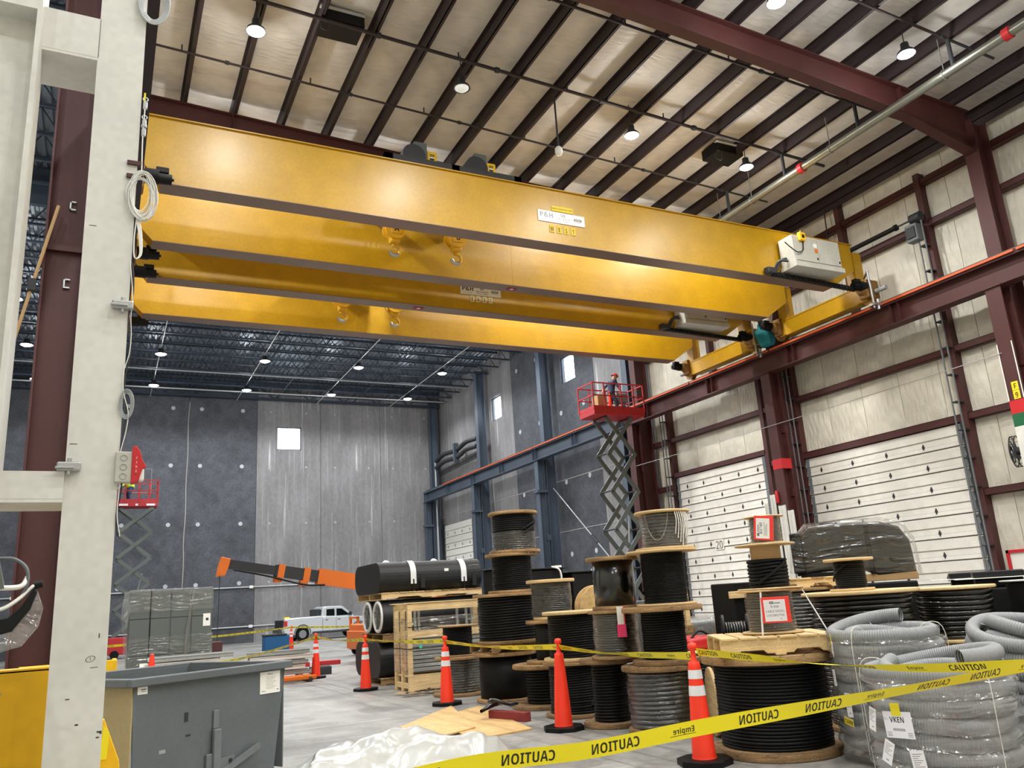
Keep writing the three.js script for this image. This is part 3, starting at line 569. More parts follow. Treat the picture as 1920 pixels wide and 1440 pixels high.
function crane(name, z0, word, label, east) {
  const o = thing(name, label, 'crane', [0, 0, z0]);
  const y0 = 10.1, y1 = 11.56;
  for (const dz of [0, -2.85]) {
    const g = extr([[0.15, y0 + 0.5], [0.15, y1], [20.25, y1], [20.25, y0 + 0.62], [19.3, y0], [0.6, y0]], 0.45); g.translate(0, 0, dz - 0.45);
    const gi = mesh('girder', g, M.yellow, o); part(gi, 'yellow box girder');
    part(mesh('bottom_flange', bx(0.6, 19.3, y0 - 0.015, y0, dz - 0.46, dz + 0.01), M.flange, gi), 'taupe bottom flange');
    mesh('top_flange', bx(0.1, 20.3, y1, y1 + 0.025, dz - 0.5, dz + 0.05), M.yellow, gi);
    for (const x of [2.3, 9.9]) mesh('weld_seam', bx(x - 0.01, x + 0.01, y0 + 0.01, y1 - 0.01, dz - 0.002, dz + 0.003), M.yellow, gi);
    mesh('trolley_rail', bx(0.4, 20.0, y1 + 0.025, y1 + 0.11, dz - 0.28, dz - 0.2), M.rail, gi);
  }
  for (const x of [20.6, 0.06]) {
    const e = mesh('end_truck', [rbx(x - 0.18, x + 0.18, 9.72, 10.22, -3.55, 0.12, 0.03), bx(x - 0.2, x + 0.2, 10.2, 10.24, -3.6, 0.16), bx(x - 0.2, x + 0.2, 9.7, 9.73, -3.2, -0.2), bx(x - 0.18, x + 0.18, 10.2, 11.4, -3.45, -3.1), bx(x - 0.18, x + 0.18, 10.2, 11.4, -0.45, -0.1)], M.yellow, o);
    for (const z of [0.12, -3.55]) {
      const wv = mesh('truck_wheel', [cyl(V(x - 0.06, 9.82, z), V(x + 0.06, 9.82, z), 0.2, 0.2, 24), cyl(V(x - 0.09, 9.82, z), V(x - 0.06, 9.82, z), 0.235, 0.235, 24), cyl(V(x + 0.06, 9.82, z), V(x + 0.09, 9.82, z), 0.235, 0.235, 24)], M.brass, e);
      mesh('bumper', cyl(V(x, 9.95, z + Math.sign(z + 1) * 0.25), V(x, 9.95, z + Math.sign(z + 1) * 0.62), 0.07), M.galv, e);
      mesh('gear_case', [rbx(x - 0.3, x + 0.24, 9.75, 10.35, z - 0.16, z + 0.2, 0.06), cyl(V(x - 0.3, 10.05, z), V(x - 0.42, 10.05, z), 0.2, 0.14, 18)], M.brass, e);
    }
  }
  for (const [x, s, z] of [[0.28, 1, 0.16], [0.28, 1, -3.7], [20.35, -1, 0.2], [20.35, -1, -3.7]]) {
    const m = mesh('drive_motor', [cyl(V(x, 10.12, z), V(x + s * 0.28, 10.12, z), 0.15, 0.15, 18), cyl(V(x + s * 0.28, 10.1, z), V(x + s * 0.52, 10.1, z), 0.115, 0.105, 18), cyl(V(x + s * 0.52, 10.1, z), V(x + s * 0.56, 10.1, z), 0.03), rbx(x + Math.min(s * 0.22, s * 0.46), x + Math.max(s * 0.22, s * 0.46), 10.2, 10.32, z - 0.08, z + 0.08, 0.015)], M.black, o);
  }
  // collector arm, electric cabinet and cable chain by the dock wall
  mesh('collector_arm', [cyl(V(20.3, 9.35, 0.45), V(20.25, 10.55, 0.45), 0.035), bar(V(20.25, 10.5, 0.45), V(20.5, 10.45, 0.1), 0.05), bx(20.2, 20.62, 9.42, 9.5, 0.35, 0.55), cyl(V(20.42, 9.3, 0.5), V(20.42, 9.62, 0.5), 0.05)], M.steel, o);
  const cb = mesh('electric_cabinet', rbx(17.15, 19.0, 10.3, 11.2, 0.08, 0.62, 0.02), M.cabinet, o);
  part(cb, 'cream electric cabinet');
  for (const [a, b] of [[17.2, 18.08], [18.1, 18.96]]) { const dd = mesh('cabinet_door', rbx(a, b, 10.42, 11.16, 0.62, 0.645, 0.008), M.cabinet, cb); mesh('door_latch', bx(b - 0.08, b - 0.05, 10.5, 10.56, 0.645, 0.665), M.black, dd); }
  mesh('cabinet_ledge', bx(17.12, 19.03, 10.22, 10.36, 0.06, 0.68), M.cabinet, cb);
  mesh('warning_label', [bx(17.92, 18.06, 10.88, 11.0, 0.645, 0.652)], M.paper, cb);
  part(mesh('caution_label', bx(17.95, 18.06, 10.72, 10.84, 0.645, 0.652), M.orange, cb), 'orange label');
  mesh('radio_box', [rbx(17.35, 17.58, 11.0, 11.26, 0.62, 0.74, 0.03), cyl(V(17.46, 11.26, 0.68), V(17.46, 11.34, 0.68), 0.012)], M.guardYellow, cb);
  mesh('radio_screen', bx(17.43, 17.52, 11.08, 11.18, 0.735, 0.745), M.black, cb);
  mesh('loose_cable', tube([V(17.5, 11.0, 0.68), V(17.42, 10.7, 0.7), V(17.2, 10.62, 0.7), V(17.05, 10.8, 0.6), V(16.98, 10.98, 0.5)], 0.016, 24, 6), M.black, cb);
  const links = []; for (let i = 0; i < 30; i++) { const t = i / 29; links.push(rbx(16.7 + t * 3.2, 16.79 + t * 3.2, 10.06 - 0.1 * t, 10.18 - 0.1 * t, 0.06, 0.2, 0.015)); }
  mesh('cable_chain', links, M.black, o);
  mesh('cable_head', [rbx(16.45, 16.8, 10.1, 10.28, 0.05, 0.25, 0.03), tube([V(16.8, 10.2, 0.2), V(16.95, 10.5, 0.3), V(17.1, 10.55, 0.35)], 0.04, 14, 7), tube([V(16.75, 10.2, 0.15), V(16.85, 10.45, 0.3), V(17.1, 10.45, 0.4)], 0.035, 14, 7)], M.dark, o);
  // trolley with two hoists
  const tr = mesh('trolley_frame', [bx(5.4, 9.0, 11.75, 11.95, -3.2, -3.0), bx(5.4, 9.0, 11.75, 11.95, -0.5, -0.3), bx(5.4, 5.6, 11.75, 11.95, -3.2, -0.3), bx(8.8, 9.0, 11.75, 11.95, -3.2, -0.3), bx(7.1, 7.3, 11.75, 11.95, -3.2, -0.3)], M.dark, o);
  for (const x of [6.15, 7.82]) {
    const h = extr([[-0.05, 11.95], [0.66, 11.95], [0.64, 12.95], [0.34, 12.95]], 0.55, 0.02); h.translate(x, 0, -1.75);
    mesh('hoist_housing', h, M.cabinetDark, tr);
    mesh('hoist_drum', cyl(V(x + 0.1, 12.2, -2.9), V(x + 0.1, 12.2, -0.6), 0.3, 0.3, 20), M.dark, tr);
    const bx1 = mesh('control_box', rbx(x + 0.68, x + 0.98, 12.45, 12.84, -1.45, -1.3, 0.04), M.guardYellow, tr);
    const pl = plate('hoist_sign', 0.24, 0.32, std({ map: boxTex, roughness: 0.5 }), tr); pl.position.set(x + 0.83, 12.64, -1.29);
    mesh('box_back', rbx(x + 0.6, x + 1.02, 12.3, 12.92, -1.9, -1.46, 0.03), M.black, tr);
  }
  const letter = (t) => std({ map: print(128, 128, (k, w, h) => { k.fillStyle = '#e3ad1d'; k.fillRect(0, 0, w, h); k.fillStyle = '#151515'; k.font = 'bold 100px sans-serif'; k.textAlign = 'center'; k.textBaseline = 'middle'; k.fillText(t, 64, 70); }), roughness: 0.45 });
  for (const [x, t, tw] of [[6.07, 'A', 0.35], [7.72, 'B', -0.25]]) {
    const b = mesh('hook_block', [cyl(V(x, 10.72, -1.72), V(x, 10.72, -1.66), 0.27, 0.27, 28), cyl(V(x, 10.72, -1.5), V(x, 10.72, -1.44), 0.27, 0.27, 28), cyl(V(x, 10.72, -1.66), V(x, 10.72, -1.5), 0.2, 0.2, 20), rbx(x - 0.12, x + 0.12, 10.36, 10.6, -1.7, -1.46, 0.03)], M.yellowFlat, o);
    b.position.set(0, -0.03, -0.17);
    mesh('rope', [-0.18, -0.06, 0.06, 0.18].map((d) => cyl(V(x + d, 10.8, -1.58), V(x + d, 12.1, -1.58), 0.012, 0.012, 6)), M.dark, b);
    const p = plate('letter_plate', 0.26, 0.26, letter(t), b, 0.01); p.position.set(x + 0.02, 10.72, -1.432);
    const hk = []; for (let a = 0; a <= 16; a++) { const q = PI * 0.62 - a / 16 * PI * 1.55; hk.push(V(x + 0.13 * Math.cos(q), 10.17 + 0.13 * Math.sin(q), -1.58)); }
    const hook = mesh('hook', [tube([V(x, 10.42, -1.58), V(x - 0.01, 10.34, -1.58), ...hk], 0.042, 50, 10)], M.yellowFlat, b);
    mesh('hook_latch', bar(V(x + 0.03, 10.3, -1.58), V(x + 0.13, 10.16, -1.58), 0.03), M.steel, hook);
    mesh('hook_tip', tube(hk.slice(9).map((v) => v.clone()), 0.046, 20, 10), M.steel, hook);
  }
  // walkway with handrail on the back girder
  const wk = mesh('walkway', [bx(0.4, 20.0, 11.5, 11.55, -4.3, -3.55)], M.galv, o);
  const hr = [bar(V(0.4, 12.6, -4.28), V(20, 12.6, -4.28), 0.05), bar(V(0.4, 12.1, -4.28), V(20, 12.1, -4.28), 0.05)];
  for (let x = 0.4; x <= 20.01; x += 1.4) hr.push(bar(V(x, 11.5, -4.28), V(x, 12.6, -4.28), 0.05));
  mesh('handrail', hr, M.yellowFlat, wk);
  // signs
  const sg = plate('capacity_sign', 1.36, 0.3, std({ map: plateTex, roughness: 0.3 }), o, 0.012); sg.position.set(9.9, east ? 10.75 : 10.8, 0.014); sg.rotation.z = 0;
  part(sg, 'white 50 ton capacity sign');
  if (!east) { const r = plate('remote_sign', 0.62, 0.14, std({ map: remoteTex, roughness: 0.5 }), o, 0.01); r.position.set(9.94, 11.05, 0.012); part(r, 'yellow remote control notice'); }
  [...word].forEach((t, i) => { const p = plate('letter_card', 0.13, 0.2, signCard(t, east ? '#e8d9a0' : '#e9c62a', '#1a160c', 'bold 104px sans-serif'), o, 0.008); p.position.set(9.6 + i * 0.205, 10.48, 0.012); });
  const ar = mesh('arrow_sign', (() => { const g = new THREE.BoxGeometry(0.3, 0.01, 0.16); return g; })(), [M.red, M.red, M.red, std({ map: arrowTex, roughness: 0.5 }), M.red, M.red], o);
  ar.position.set(east ? 7.95 : 9.95, 10.076, east ? -0.23 : -3.08);
  return o;
}
crane('bridge_crane', -16.15, 'WEST', 'near yellow double girder bridge crane lettered WEST', false);
crane('bridge_crane', -21.2, 'EAST', 'far yellow double girder bridge crane lettered EAST', true);
{ // things left on the runway between the cranes
  const o = thing('cloth_bag', 'teal cloth bag sagging over the runway between the cranes', 'bag', [20.42, 9.66, -20.4]);
  const g = new THREE.SphereGeometry(0.36, 24, 18), p = g.attributes.position; for (let i = 0; i < p.count; i++) { const n = 0.8 + 0.45 * n8(p.getX(i) + 0.5, p.getY(i) * 0.8 + p.getZ(i)); p.setXYZ(i, p.getX(i) * n * 0.75, Math.max(-0.05, p.getY(i) * n * 1.3 + 0.3), p.getZ(i) * n); }
  g.computeVertexNormals(); mesh('bag_body', g, M.teal, o);
  mesh('bag_neck', cyl(V(-0.05, 0.66, 0.05), V(-0.05, 0.86, 0.05), 0.13, 0.16, 14), M.black, o);
  mesh('tool_box', rbx(-0.1, 0.25, 0.15, 0.75, -0.7, -0.4, 0.03), M.yellowFlat, o);
  mesh('white_funnel', cyl(V(-0.1, 0.45, 0.35), V(-0.1, 1.0, 0.35), 0.12, 0.2, 6), M.whiteGloss, o);
}
// ---------------------------------------------------------------- white twin column, guards and what hangs on it
const Z0 = -3.9;
{
  const o = struct('building_column', 'white painted twin column close to the viewer', 'column', [0, 0, Z0]);
  mesh('crane_column', [bx(-0.165, 0.04, 0, 8.7, -0.02, 0), bx(-0.165, 0.04, 0, 8.7, -0.32, -0.3), bx(-0.07, -0.055, 0, 8.7, -0.3, -0.02)], M.white, o);
  mesh('building_leg', [bx(-1.0, -0.98, 0, 14.2, -0.12, 0.12), bx(-0.98, -0.42, 0, 14.2, -0.012, 0.012), bx(-0.42, -0.4, 0, 14.2, -0.12, 0.12)], M.white, o);
  mesh('batten_plate', [bx(-0.42, -0.16, 4.25, 4.47, -0.03, 0.0), bx(-0.42, -0.16, 4.235, 4.25, -0.3, -0.001)], M.white, o);
  mesh('batten_plate', [bx(-0.98, -0.165, 2.1, 2.215, -0.02, 0.02), bx(-0.98, -0.165, 2.085, 2.1, -0.28, 0.019)], M.white, o);
  mesh('batten_plate', [bx(-0.98, -0.165, 6.4, 6.6, -0.02, 0.02)], M.white, o);
  mesh('weld_bracket', bx(-0.62, -0.42, 4.36, 4.5, 0, 0.12), M.white, o);
  for (const y of [3.63, 3.70]) part(mesh('red_clip', bx(-0.005, 0.06, y, y + 0.02, -0.005, 0.012), M.maroon, o), 'dark red clip');
  for (const [x, y] of [[0.015, 2.98], [-0.15, 2.235]]) mesh('beam_clamp', [rbx(x - 0.045, x + 0.045, y - 0.02, y + 0.02, 0, 0.035, 0.008), cyl(V(x, y - 0.035, 0.02), V(x, y + 0.035, 0.02), 0.009), rbx(x - 0.05, x + 0.02, y - 0.012, y - 0.002, 0.03, 0.05, 0.003)], M.steel, o);
  // pencilled mark and scuffs
  const el = new THREE.TorusGeometry(0.017, 0.0011, 4, 30); el.scale(1, 0.62, 0.5); el.rotateZ(0.3); el.translate(-0.02, 1.45, 0.001); mesh('pencil_ring', el, M.dark, o); mesh('pencil_stroke', bx(-0.0208, -0.0192, 1.445, 1.455, 0, 0.0008), M.dark, o);
  for (const [x, y, w, h] of [[-0.02, 1.415, 0.03, 0.002], [0.005, 1.53, 0.004, 0.018], [-0.1, 1.3, 0.015, 0.004], [0.02, 1.165, 0.018, 0.006], [0.018, 1.145, 0.012, 0.005], [0.03, 1.16, 0.008, 0.005], [-0.06, 1.2, 0.012, 0.006], [-0.155, 2.335, 0.03, 0.003], [-0.165 + 0.02, 3.36, 0.03, 0.003]]) mesh('scuff_mark', bx(x, x + w, y, y + h, -0.0005, 0.0006), M.dark, o);
}
{ // wire bundle hung down the edge of the white column
  const o = thing('wire_bundle', 'coiled white wires hanging on the white column edge', 'cable', [0, 0, Z0]);
  for (let i = 0; i < 18; i++) {
    const c = [], rx = 0.04 + 0.0016 * i, ry = 0.1 + 0.006 * (i % 5), cx = 0.06 + 0.004 * (i % 5), cy = 3.56 - 0.008 * (i % 6);
    for (let a = 0; a < 14; a++) { const q = a / 14 * 2 * PI; c.push(V(cx + rx * Math.cos(q + 0.3) + 0.012 * Math.sin(q), cy + ry * Math.sin(q), 0.015 + 0.003 * (i % 3))); }
    mesh('wire_loop', tube(c, 0.0022, 50, 5, true), i % 4 === 1 ? M.galv : M.whiteGloss, o);
  }
  mesh('wire_drop', tube([V(0.06, 3.66, 0.01), V(0.055, 3.85, 0.01), V(0.058, 4.05, 0.012)], 0.003, 20, 5), M.whiteGloss, o);
  for (let i = 0; i < 4; i++) mesh('wire_tail', tube([V(0.05 + 0.004 * i, 3.42, 0.01), V(0.065 + 0.004 * i, 3.33, 0.012), V(0.07 + 0.002 * i, 3.23, 0.012), V(0.055, 3.215, 0.012), V(0.045, 3.3, 0.01), V(0.05, 3.42, 0.01)], 0.003, 30, 5), M.whiteGloss, o);
  for (const y of [4.03, 3.93, 3.88]) mesh('turnbuckle', [rbx(0.048, 0.068, y - 0.02, y + 0.02, 0, 0.015, 0.004), (() => { const t = new THREE.TorusGeometry(0.011, 0.003, 6, 14); t.translate(0.058, y + 0.035, 0.008); return t; })()], M.steel, o);
  part(mesh('yellow_tie', bx(0.05, 0.058, 4.02, 4.1, 0.004, 0.01), M.tapeYellow, o), 'yellow tie');
  const dn = []; for (let y = 3.2; y > 1.9; y -= 0.09) dn.push(V(0.05 + 0.008 * Math.sin(y * 21), y, 0.004));
  mesh('loose_wire', tube(dn, 0.003, 80, 5), M.dark, o);
  mesh('loose_wire', tube(dn.map((v) => V(v.x + 0.01 * Math.cos(v.y * 13), v.y, v.z + 0.004)), 0.002, 80, 5), M.whiteGloss, o);
  for (let i = 0; i < 4; i++) { const c = []; for (let a = 0; a < 12; a++) { const q = a / 12 * 2 * PI; c.push(V(0.055 + (0.018 + 0.004 * i) * Math.cos(q), 2.52 + (0.05 + 0.006 * i) * Math.sin(q), 0.006 + 0.002 * i)); } mesh('wire_loop', tube(c, 0.002, 36, 5, true), M.galv, o); }
  for (let i = 0; i < 8; i++) { const c = []; for (let a = 0; a < 14; a++) { const q = a / 14 * 2 * PI; c.push(V(0.07 + (0.045 + 0.004 * i) * Math.cos(q), 4.62 + (0.09 + 0.006 * i) * Math.sin(q), 0.008 + 0.003 * i)); } mesh('wire_loop', tube(c, 0.0025, 40, 5, true), M.galv, o); }
}
{ // junction box with red fire strobe
  const o = thing('fire_strobe', 'red fire strobe on a grey junction box', 'alarm', [0.03, 2.236, Z0 + 0.01]); o.scale.set(0.9, 0.9, 0.9);
  const b = mesh('junction_box', rbx(-0.005, 0.07, -0.075, 0.075, -0.04, 0.02, 0.006), M.cabinet, o);
  for (const y of [-0.045, 0, 0.045]) mesh('knockout', (() => { const t = new THREE.TorusGeometry(0.014, 0.0025, 6, 20); t.translate(0.032, y, 0.021); return t; })(), M.galv, b);
  const g = extr([[0.07, -0.075], [0.098, -0.068], [0.112, -0.01], [0.128, 0.005], [0.11, 0.035], [0.1, 0.075], [0.082, 0.1], [0.07, 0.095]], 0.07, 0.003); g.translate(0, 0, -0.045);
  const h = mesh('horn_body', g, M.red, o);
  const t = plate('fire_lettering', 0.018, 0.09, std({ map: print(64, 320, (k, w, hh) => { k.fillStyle = '#c3232a'; k.fillRect(0, 0, w, hh); k.fillStyle = '#e8b5b0'; k.font = 'bold 50px sans-serif'; k.textAlign = 'center'; k.textBaseline = 'middle'; [...'FIRE'].forEach((c, i) => k.fillText(c, 32, 45 + i * 76)); }), roughness: 0.5 }), h, 0.002);
  t.position.set(0.088, 0.01, 0.03);
  part(mesh('strobe_lens', rbx(0.1, 0.124, -0.065, -0.008, -0.03, 0.02, 0.006), M.whiteGloss, o), 'clear strobe lens');
}
{ // yellow guard plates
  const a = thing('column_guard', 'yellow steel guard plate left of the white column', 'guard', [0, 0, Z0 - 0.6]);
  mesh('guard_plate', rbx(-1.6, -0.16, 0.1, 1.41, -0.03, 0.0, 0.008), M.guardYellow, a);
  mesh('guard_edge', rbx(-1.6, -0.16, 1.39, 1.412, -0.1, 0.0, 0.006), M.guardYellow, a);
  mesh('bolt', cyl(V(-0.385, 1.31, 0), V(-0.385, 1.31, 0.014), 0.014, 0.012, 12), M.galv, a);
  mesh('post', bx(-0.9, -0.8, 0, 1.0, -0.2, -0.05), M.guardYellow, a);
  const b = thing('column_guard', 'yellow steel guard behind the grey hopper', 'guard', [0, 0, -10.8]);
  mesh('guard_plate', rbx(-0.75, 0.22, 0.05, 1.2, -0.05, 0, 0.01), M.guardYellow, b);
  mesh('guard_side', rbx(0.17, 0.22, 0.05, 1.2, -0.5, -0.05, 0.01), M.guardYellow, b);
  const c = thing('corner_guard', 'slanted yellow wedge between white column and hopper', 'guard', [0.0, 0, -6.4]);
  const w = extr([[-0.2, 0], [0.26, 0], [0.17, 0.72], [0.07, 0.98], [-0.2, 0.98]], 0.05, 0.005); mesh('wedge_plate', w, M.guardYellow, c);
  mesh('caution_sticker', extr([[0.06, 0.74], [0.1, 0.74], [0.11, 0.9], [0.07, 0.95]], 0.003).translate(0, 0, 0.056), M.tapeYellow, c);
}
{ // clear face shield hanging on a dark stand at the frame edge
  const o = thing('face_shield', 'clear face shield with white headband at the frame edge', 'face shield', [-0.30, 1.70, -3.45]);
  const arc = (r, h0, h1, a0, a1, ry) => { const P = [], I = [], N = 18; for (let i = 0; i <= N; i++) { const a = a0 + (a1 - a0) * i / N; for (const h of [h0, h1]) P.push(r * Math.cos(a), h - 0.05 * Math.sin(a), ry * Math.sin(a)); } for (let i = 0; i < N; i++) { const k = 2 * i; I.push(k, k + 1, k + 2, k + 1, k + 3, k + 2); } const g = new THREE.BufferGeometry(); g.setAttribute('position', new THREE.Float32BufferAttribute(P, 3)); g.setIndex(I); g.computeVertexNormals(); return g; };
  const tube1 = (z, y, r, s, e, rad, mat, name) => { const p = []; for (let i = 0; i <= 14; i++) { const a = s + (e - s) * i / 14; p.push(V(r * Math.cos(a), y + 0.6 * r * Math.sin(a), z)); } mesh(name, tube(p, rad, 40, 6), mat, o); };
  mesh('crown_strap', tube([V(-0.03, 0.13, 0), V(0.02, 0.125, 0.01), V(0.06, 0.09, 0.02), V(0.065, 0.03, 0.02), V(0.04, -0.03, 0.02)], 0.006, 30, 6), M.grey, o);
  mesh('headband', [tube([V(-0.05, 0.03, 0.03), V(0, 0.025, 0.04), V(0.05, 0.03, 0.03), V(0.065, 0.06, 0.01)], 0.009, 30, 6), tube([V(-0.05, -0.05, 0.03), V(0.0, -0.045, 0.04), V(0.05, -0.01, 0.03), V(0.085, 0.03, 0.0)], 0.007, 30, 6)], M.whiteGloss, o);
  mesh('brow_guard', extr([[-0.06, -0.09], [0.02, -0.08], [0.06, -0.04], [0.09, 0.02], [0.095, 0.005], [0.08, -0.05], [0.03, -0.12], [-0.06, -0.14]].reverse(), 0.04, 0.004), M.black, o);
  const sh = extr([[-0.06, -0.14], [0.03, -0.12], [0.08, -0.05], [0.1, 0.0], [0.115, -0.05], [0.105, -0.11], [0.06, -0.17], [-0.06, -0.2]].reverse(), 0.03, 0.006); mesh('visor', sh, M.filmMilky, o);
  mesh('side_knob', cyl(V(0.09, 0.03, 0.03), V(0.115, 0.035, 0.03), 0.014), M.black, o);
  const s = thing('tool_stand', 'dark metal stand cut off by the frame edge', 'stand', [-0.42, 0, -3.42]);
  mesh('stand_post', [bx(-0.1, 0.085, 0.1, 1.72, -0.03, 0), bar(V(0.04, 1.98, 0), V(0.105, 1.72, 0.0), 0.05, 0.03), bx(-0.1, 0.1, 0, 0.1, -0.2, 0.2)], M.cabinetDark, s);
}
{ // pale strap slung between the columns
  const o = thing('lifting_strap', 'pale diagonal strap in front of the wide maroon column', 'strap');
  mesh('strap', cyl(V(-1.3, 4.9, -12.06), V(-0.85, 7.35, -12.1), 0.022, 0.022, 8), M.card, o);
  mesh('ratchet', rbx(-1.13, -1.03, 6.02, 6.2, -12.12, -12.02, 0.01), M.dark, o);
}
// ---------------------------------------------------------------- self dumping hopper
{
  const o = thing('dump_hopper', 'grey steel self dumping hopper beside the white column', 'hopper', [0.29, 0, -7.92], Math.atan2(0.80, 1.41));
  // local x runs along the front rim, local -z goes back
  const W = 1.62, D = 1.54, H = 1.1, b = 0.12;
  const quad = (p) => { const g = new THREE.BufferGeometry(); const q = [p[0], p[1], p[2], p[0], p[2], p[3]]; g.setAttribute('position', new THREE.Float32BufferAttribute(q.flat(), 3)); g.computeVertexNormals(); return uvm(g); };
  const front = extr([[b * 0.4, 0.16], [W - b * 1.1, 0.16], [W, H], [0, H]], 0.012); front.translate(0, 0, -0.012); mesh('front_plate', front, M.hopper, o);
  const back = extr([[b, 0.5], [W - b, 0.5], [W, H], [0, H]], 0.012); back.translate(0, 0, -D); mesh('back_plate', back, M.hopper, o);
  const side = (x, dx) => { const g = extr([[0, 0.16], [0, H], [-D, H], [-D * 0.98, 0.5], [-D * 0.6, 0.16]], 0.012); g.rotateY(-PI / 2); g.rotateZ(dx); g.translate(x, 0, 0); return g; };
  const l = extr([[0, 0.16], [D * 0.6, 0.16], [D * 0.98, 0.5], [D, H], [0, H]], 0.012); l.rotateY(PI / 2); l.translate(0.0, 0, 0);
  part(mesh('side_plate', l, M.khaki, o), 'grey side plate with stencil, guard reflection painted tan');
  const r = l.clone(); r.translate(W - 0.03, 0, 0); mesh('side_plate', r, M.hopper, o);
  mesh('floor_plate', [bar(V(W / 2, 0.17, -D * 0.6), V(W / 2, 0.5, -D), W - 0.1, 0.012), bx(0.06, W - 0.12, 0.16, 0.172, -D * 0.6, 0)], M.hopper, o);
  mesh('rim', [rbx(-0.05, W + 0.05, H - 0.035, H + 0.035, -0.01, 0.06, 0.012), rbx(-0.05, W + 0.05, H - 0.035, H + 0.035, -D - 0.06, -D, 0.012), rbx(-0.06, 0.01, H - 0.035, H + 0.035, -D, 0, 0.012), rbx(W - 0.01, W + 0.06, H - 0.035, H + 0.035, -D, 0, 0.012)], M.hopper, o);
  const lt = mesh('latch', [rbx(0.78, 0.86, 0.28, 0.62, 0.01, 0.05, 0.01), rbx(0.79, 0.85, 0.62, 0.78, 0.0, 0.02, 0.008), rbx(0.72, 0.80, 0.2, 0.42, 0.0, 0.03, 0.01), extr([[0.86, 0.26], [1.0, 0.3], [1.02, 0.37], [0.86, 0.36]], 0.03), bar(V(0.8, 0.22, 0.05), V(1.28, 0.41, 0.05), 0.03, 0.05)], M.grey, o);
  mesh('latch_bolt', cyl(V(0.97, 0.335, 0.03), V(0.97, 0.335, 0.045), 0.015), M.dark, lt);
  mesh('base_beam', [rbx(0.4, 1.22, 0.06, 0.2, 0.03, 0.1, 0.01), bx(0.25, 0.37, 0, 0.16, -D, 0.02), bx(1.2, 1.32, 0, 0.16, -D, 0.02)], M.grey, o);
  mesh('mud_flap', bx(0.95, 1.3, 0.02, 0.1, 0.05, 0.12), M.black, o);
  const lab = plate('data_label', 0.24, 0.2, std({ map: print(256, 224, (k, w, h) => { k.fillStyle = '#efeee6'; k.fillRect(0, 0, w, h); k.fillStyle = '#222'; k.font = 'bold 22px sans-serif'; k.textAlign = 'center'; k.fillText('HOLLE', w / 2, 34); k.fillStyle = '#8a8a84'; for (let i = 0; i < 11; i++) k.fillRect(70 + (i % 3) * 4, 54 + i * 12, 130 - (i % 4) * 14, 3); k.strokeStyle = '#aaa'; k.beginPath(); k.arc(40, 90, 20, 0, 7); k.stroke(); k.fillStyle = '#333'; k.fillRect(16, 196, 50, 5); k.fillRect(214, 190, 24, 8); }), roughness: 0.6 }), o); lab.position.set(1.43, 0.95, 0.004);
  const l2 = plate('small_label', 0.09, 0.06, M.paper, o); l2.position.set(0.09, 1.03, 0.003);
  mesh('label_print', [bx(0.075, 0.12, 1.035, 1.042, 0.006, 0.0065), bx(0.08, 0.12, 1.02, 1.024, 0.006, 0.0065)], M.dark, l2).position.set(-0.09, -1.03, -0.003);
  const stc = plate('stencil', 0.32, 0.3, std({ map: print(256, 240, (k, w, h) => { k.fillStyle = '#a8966a'; k.fillRect(0, 0, w, h); k.fillStyle = '#8a6f2c'; k.font = 'bold 62px sans-serif'; k.fillText('WASTE', 14, 70); k.fillText('BIN', 14, 130); k.fillText('ONLY', 90, 196); }), roughness: 0.6 }), o, 0.003);  // stencil ground repeats the painted reflection tone of the side plate
  stc.position.set(-0.002, 0.68, -0.62); stc.rotation.y = -PI / 2;
  mesh('dent_mark', [bx(0.5, 0.54, 0.72, 0.8, 0, 0.002), bx(0.52, 0.57, 0.6, 0.615, 0, 0.002)], M.dark, o);
  part(mesh('bare_spot', bx(0.27, 0.33, 0.5, 0.53, 0, 0.002), M.galv, o), 'pale scratch');
}
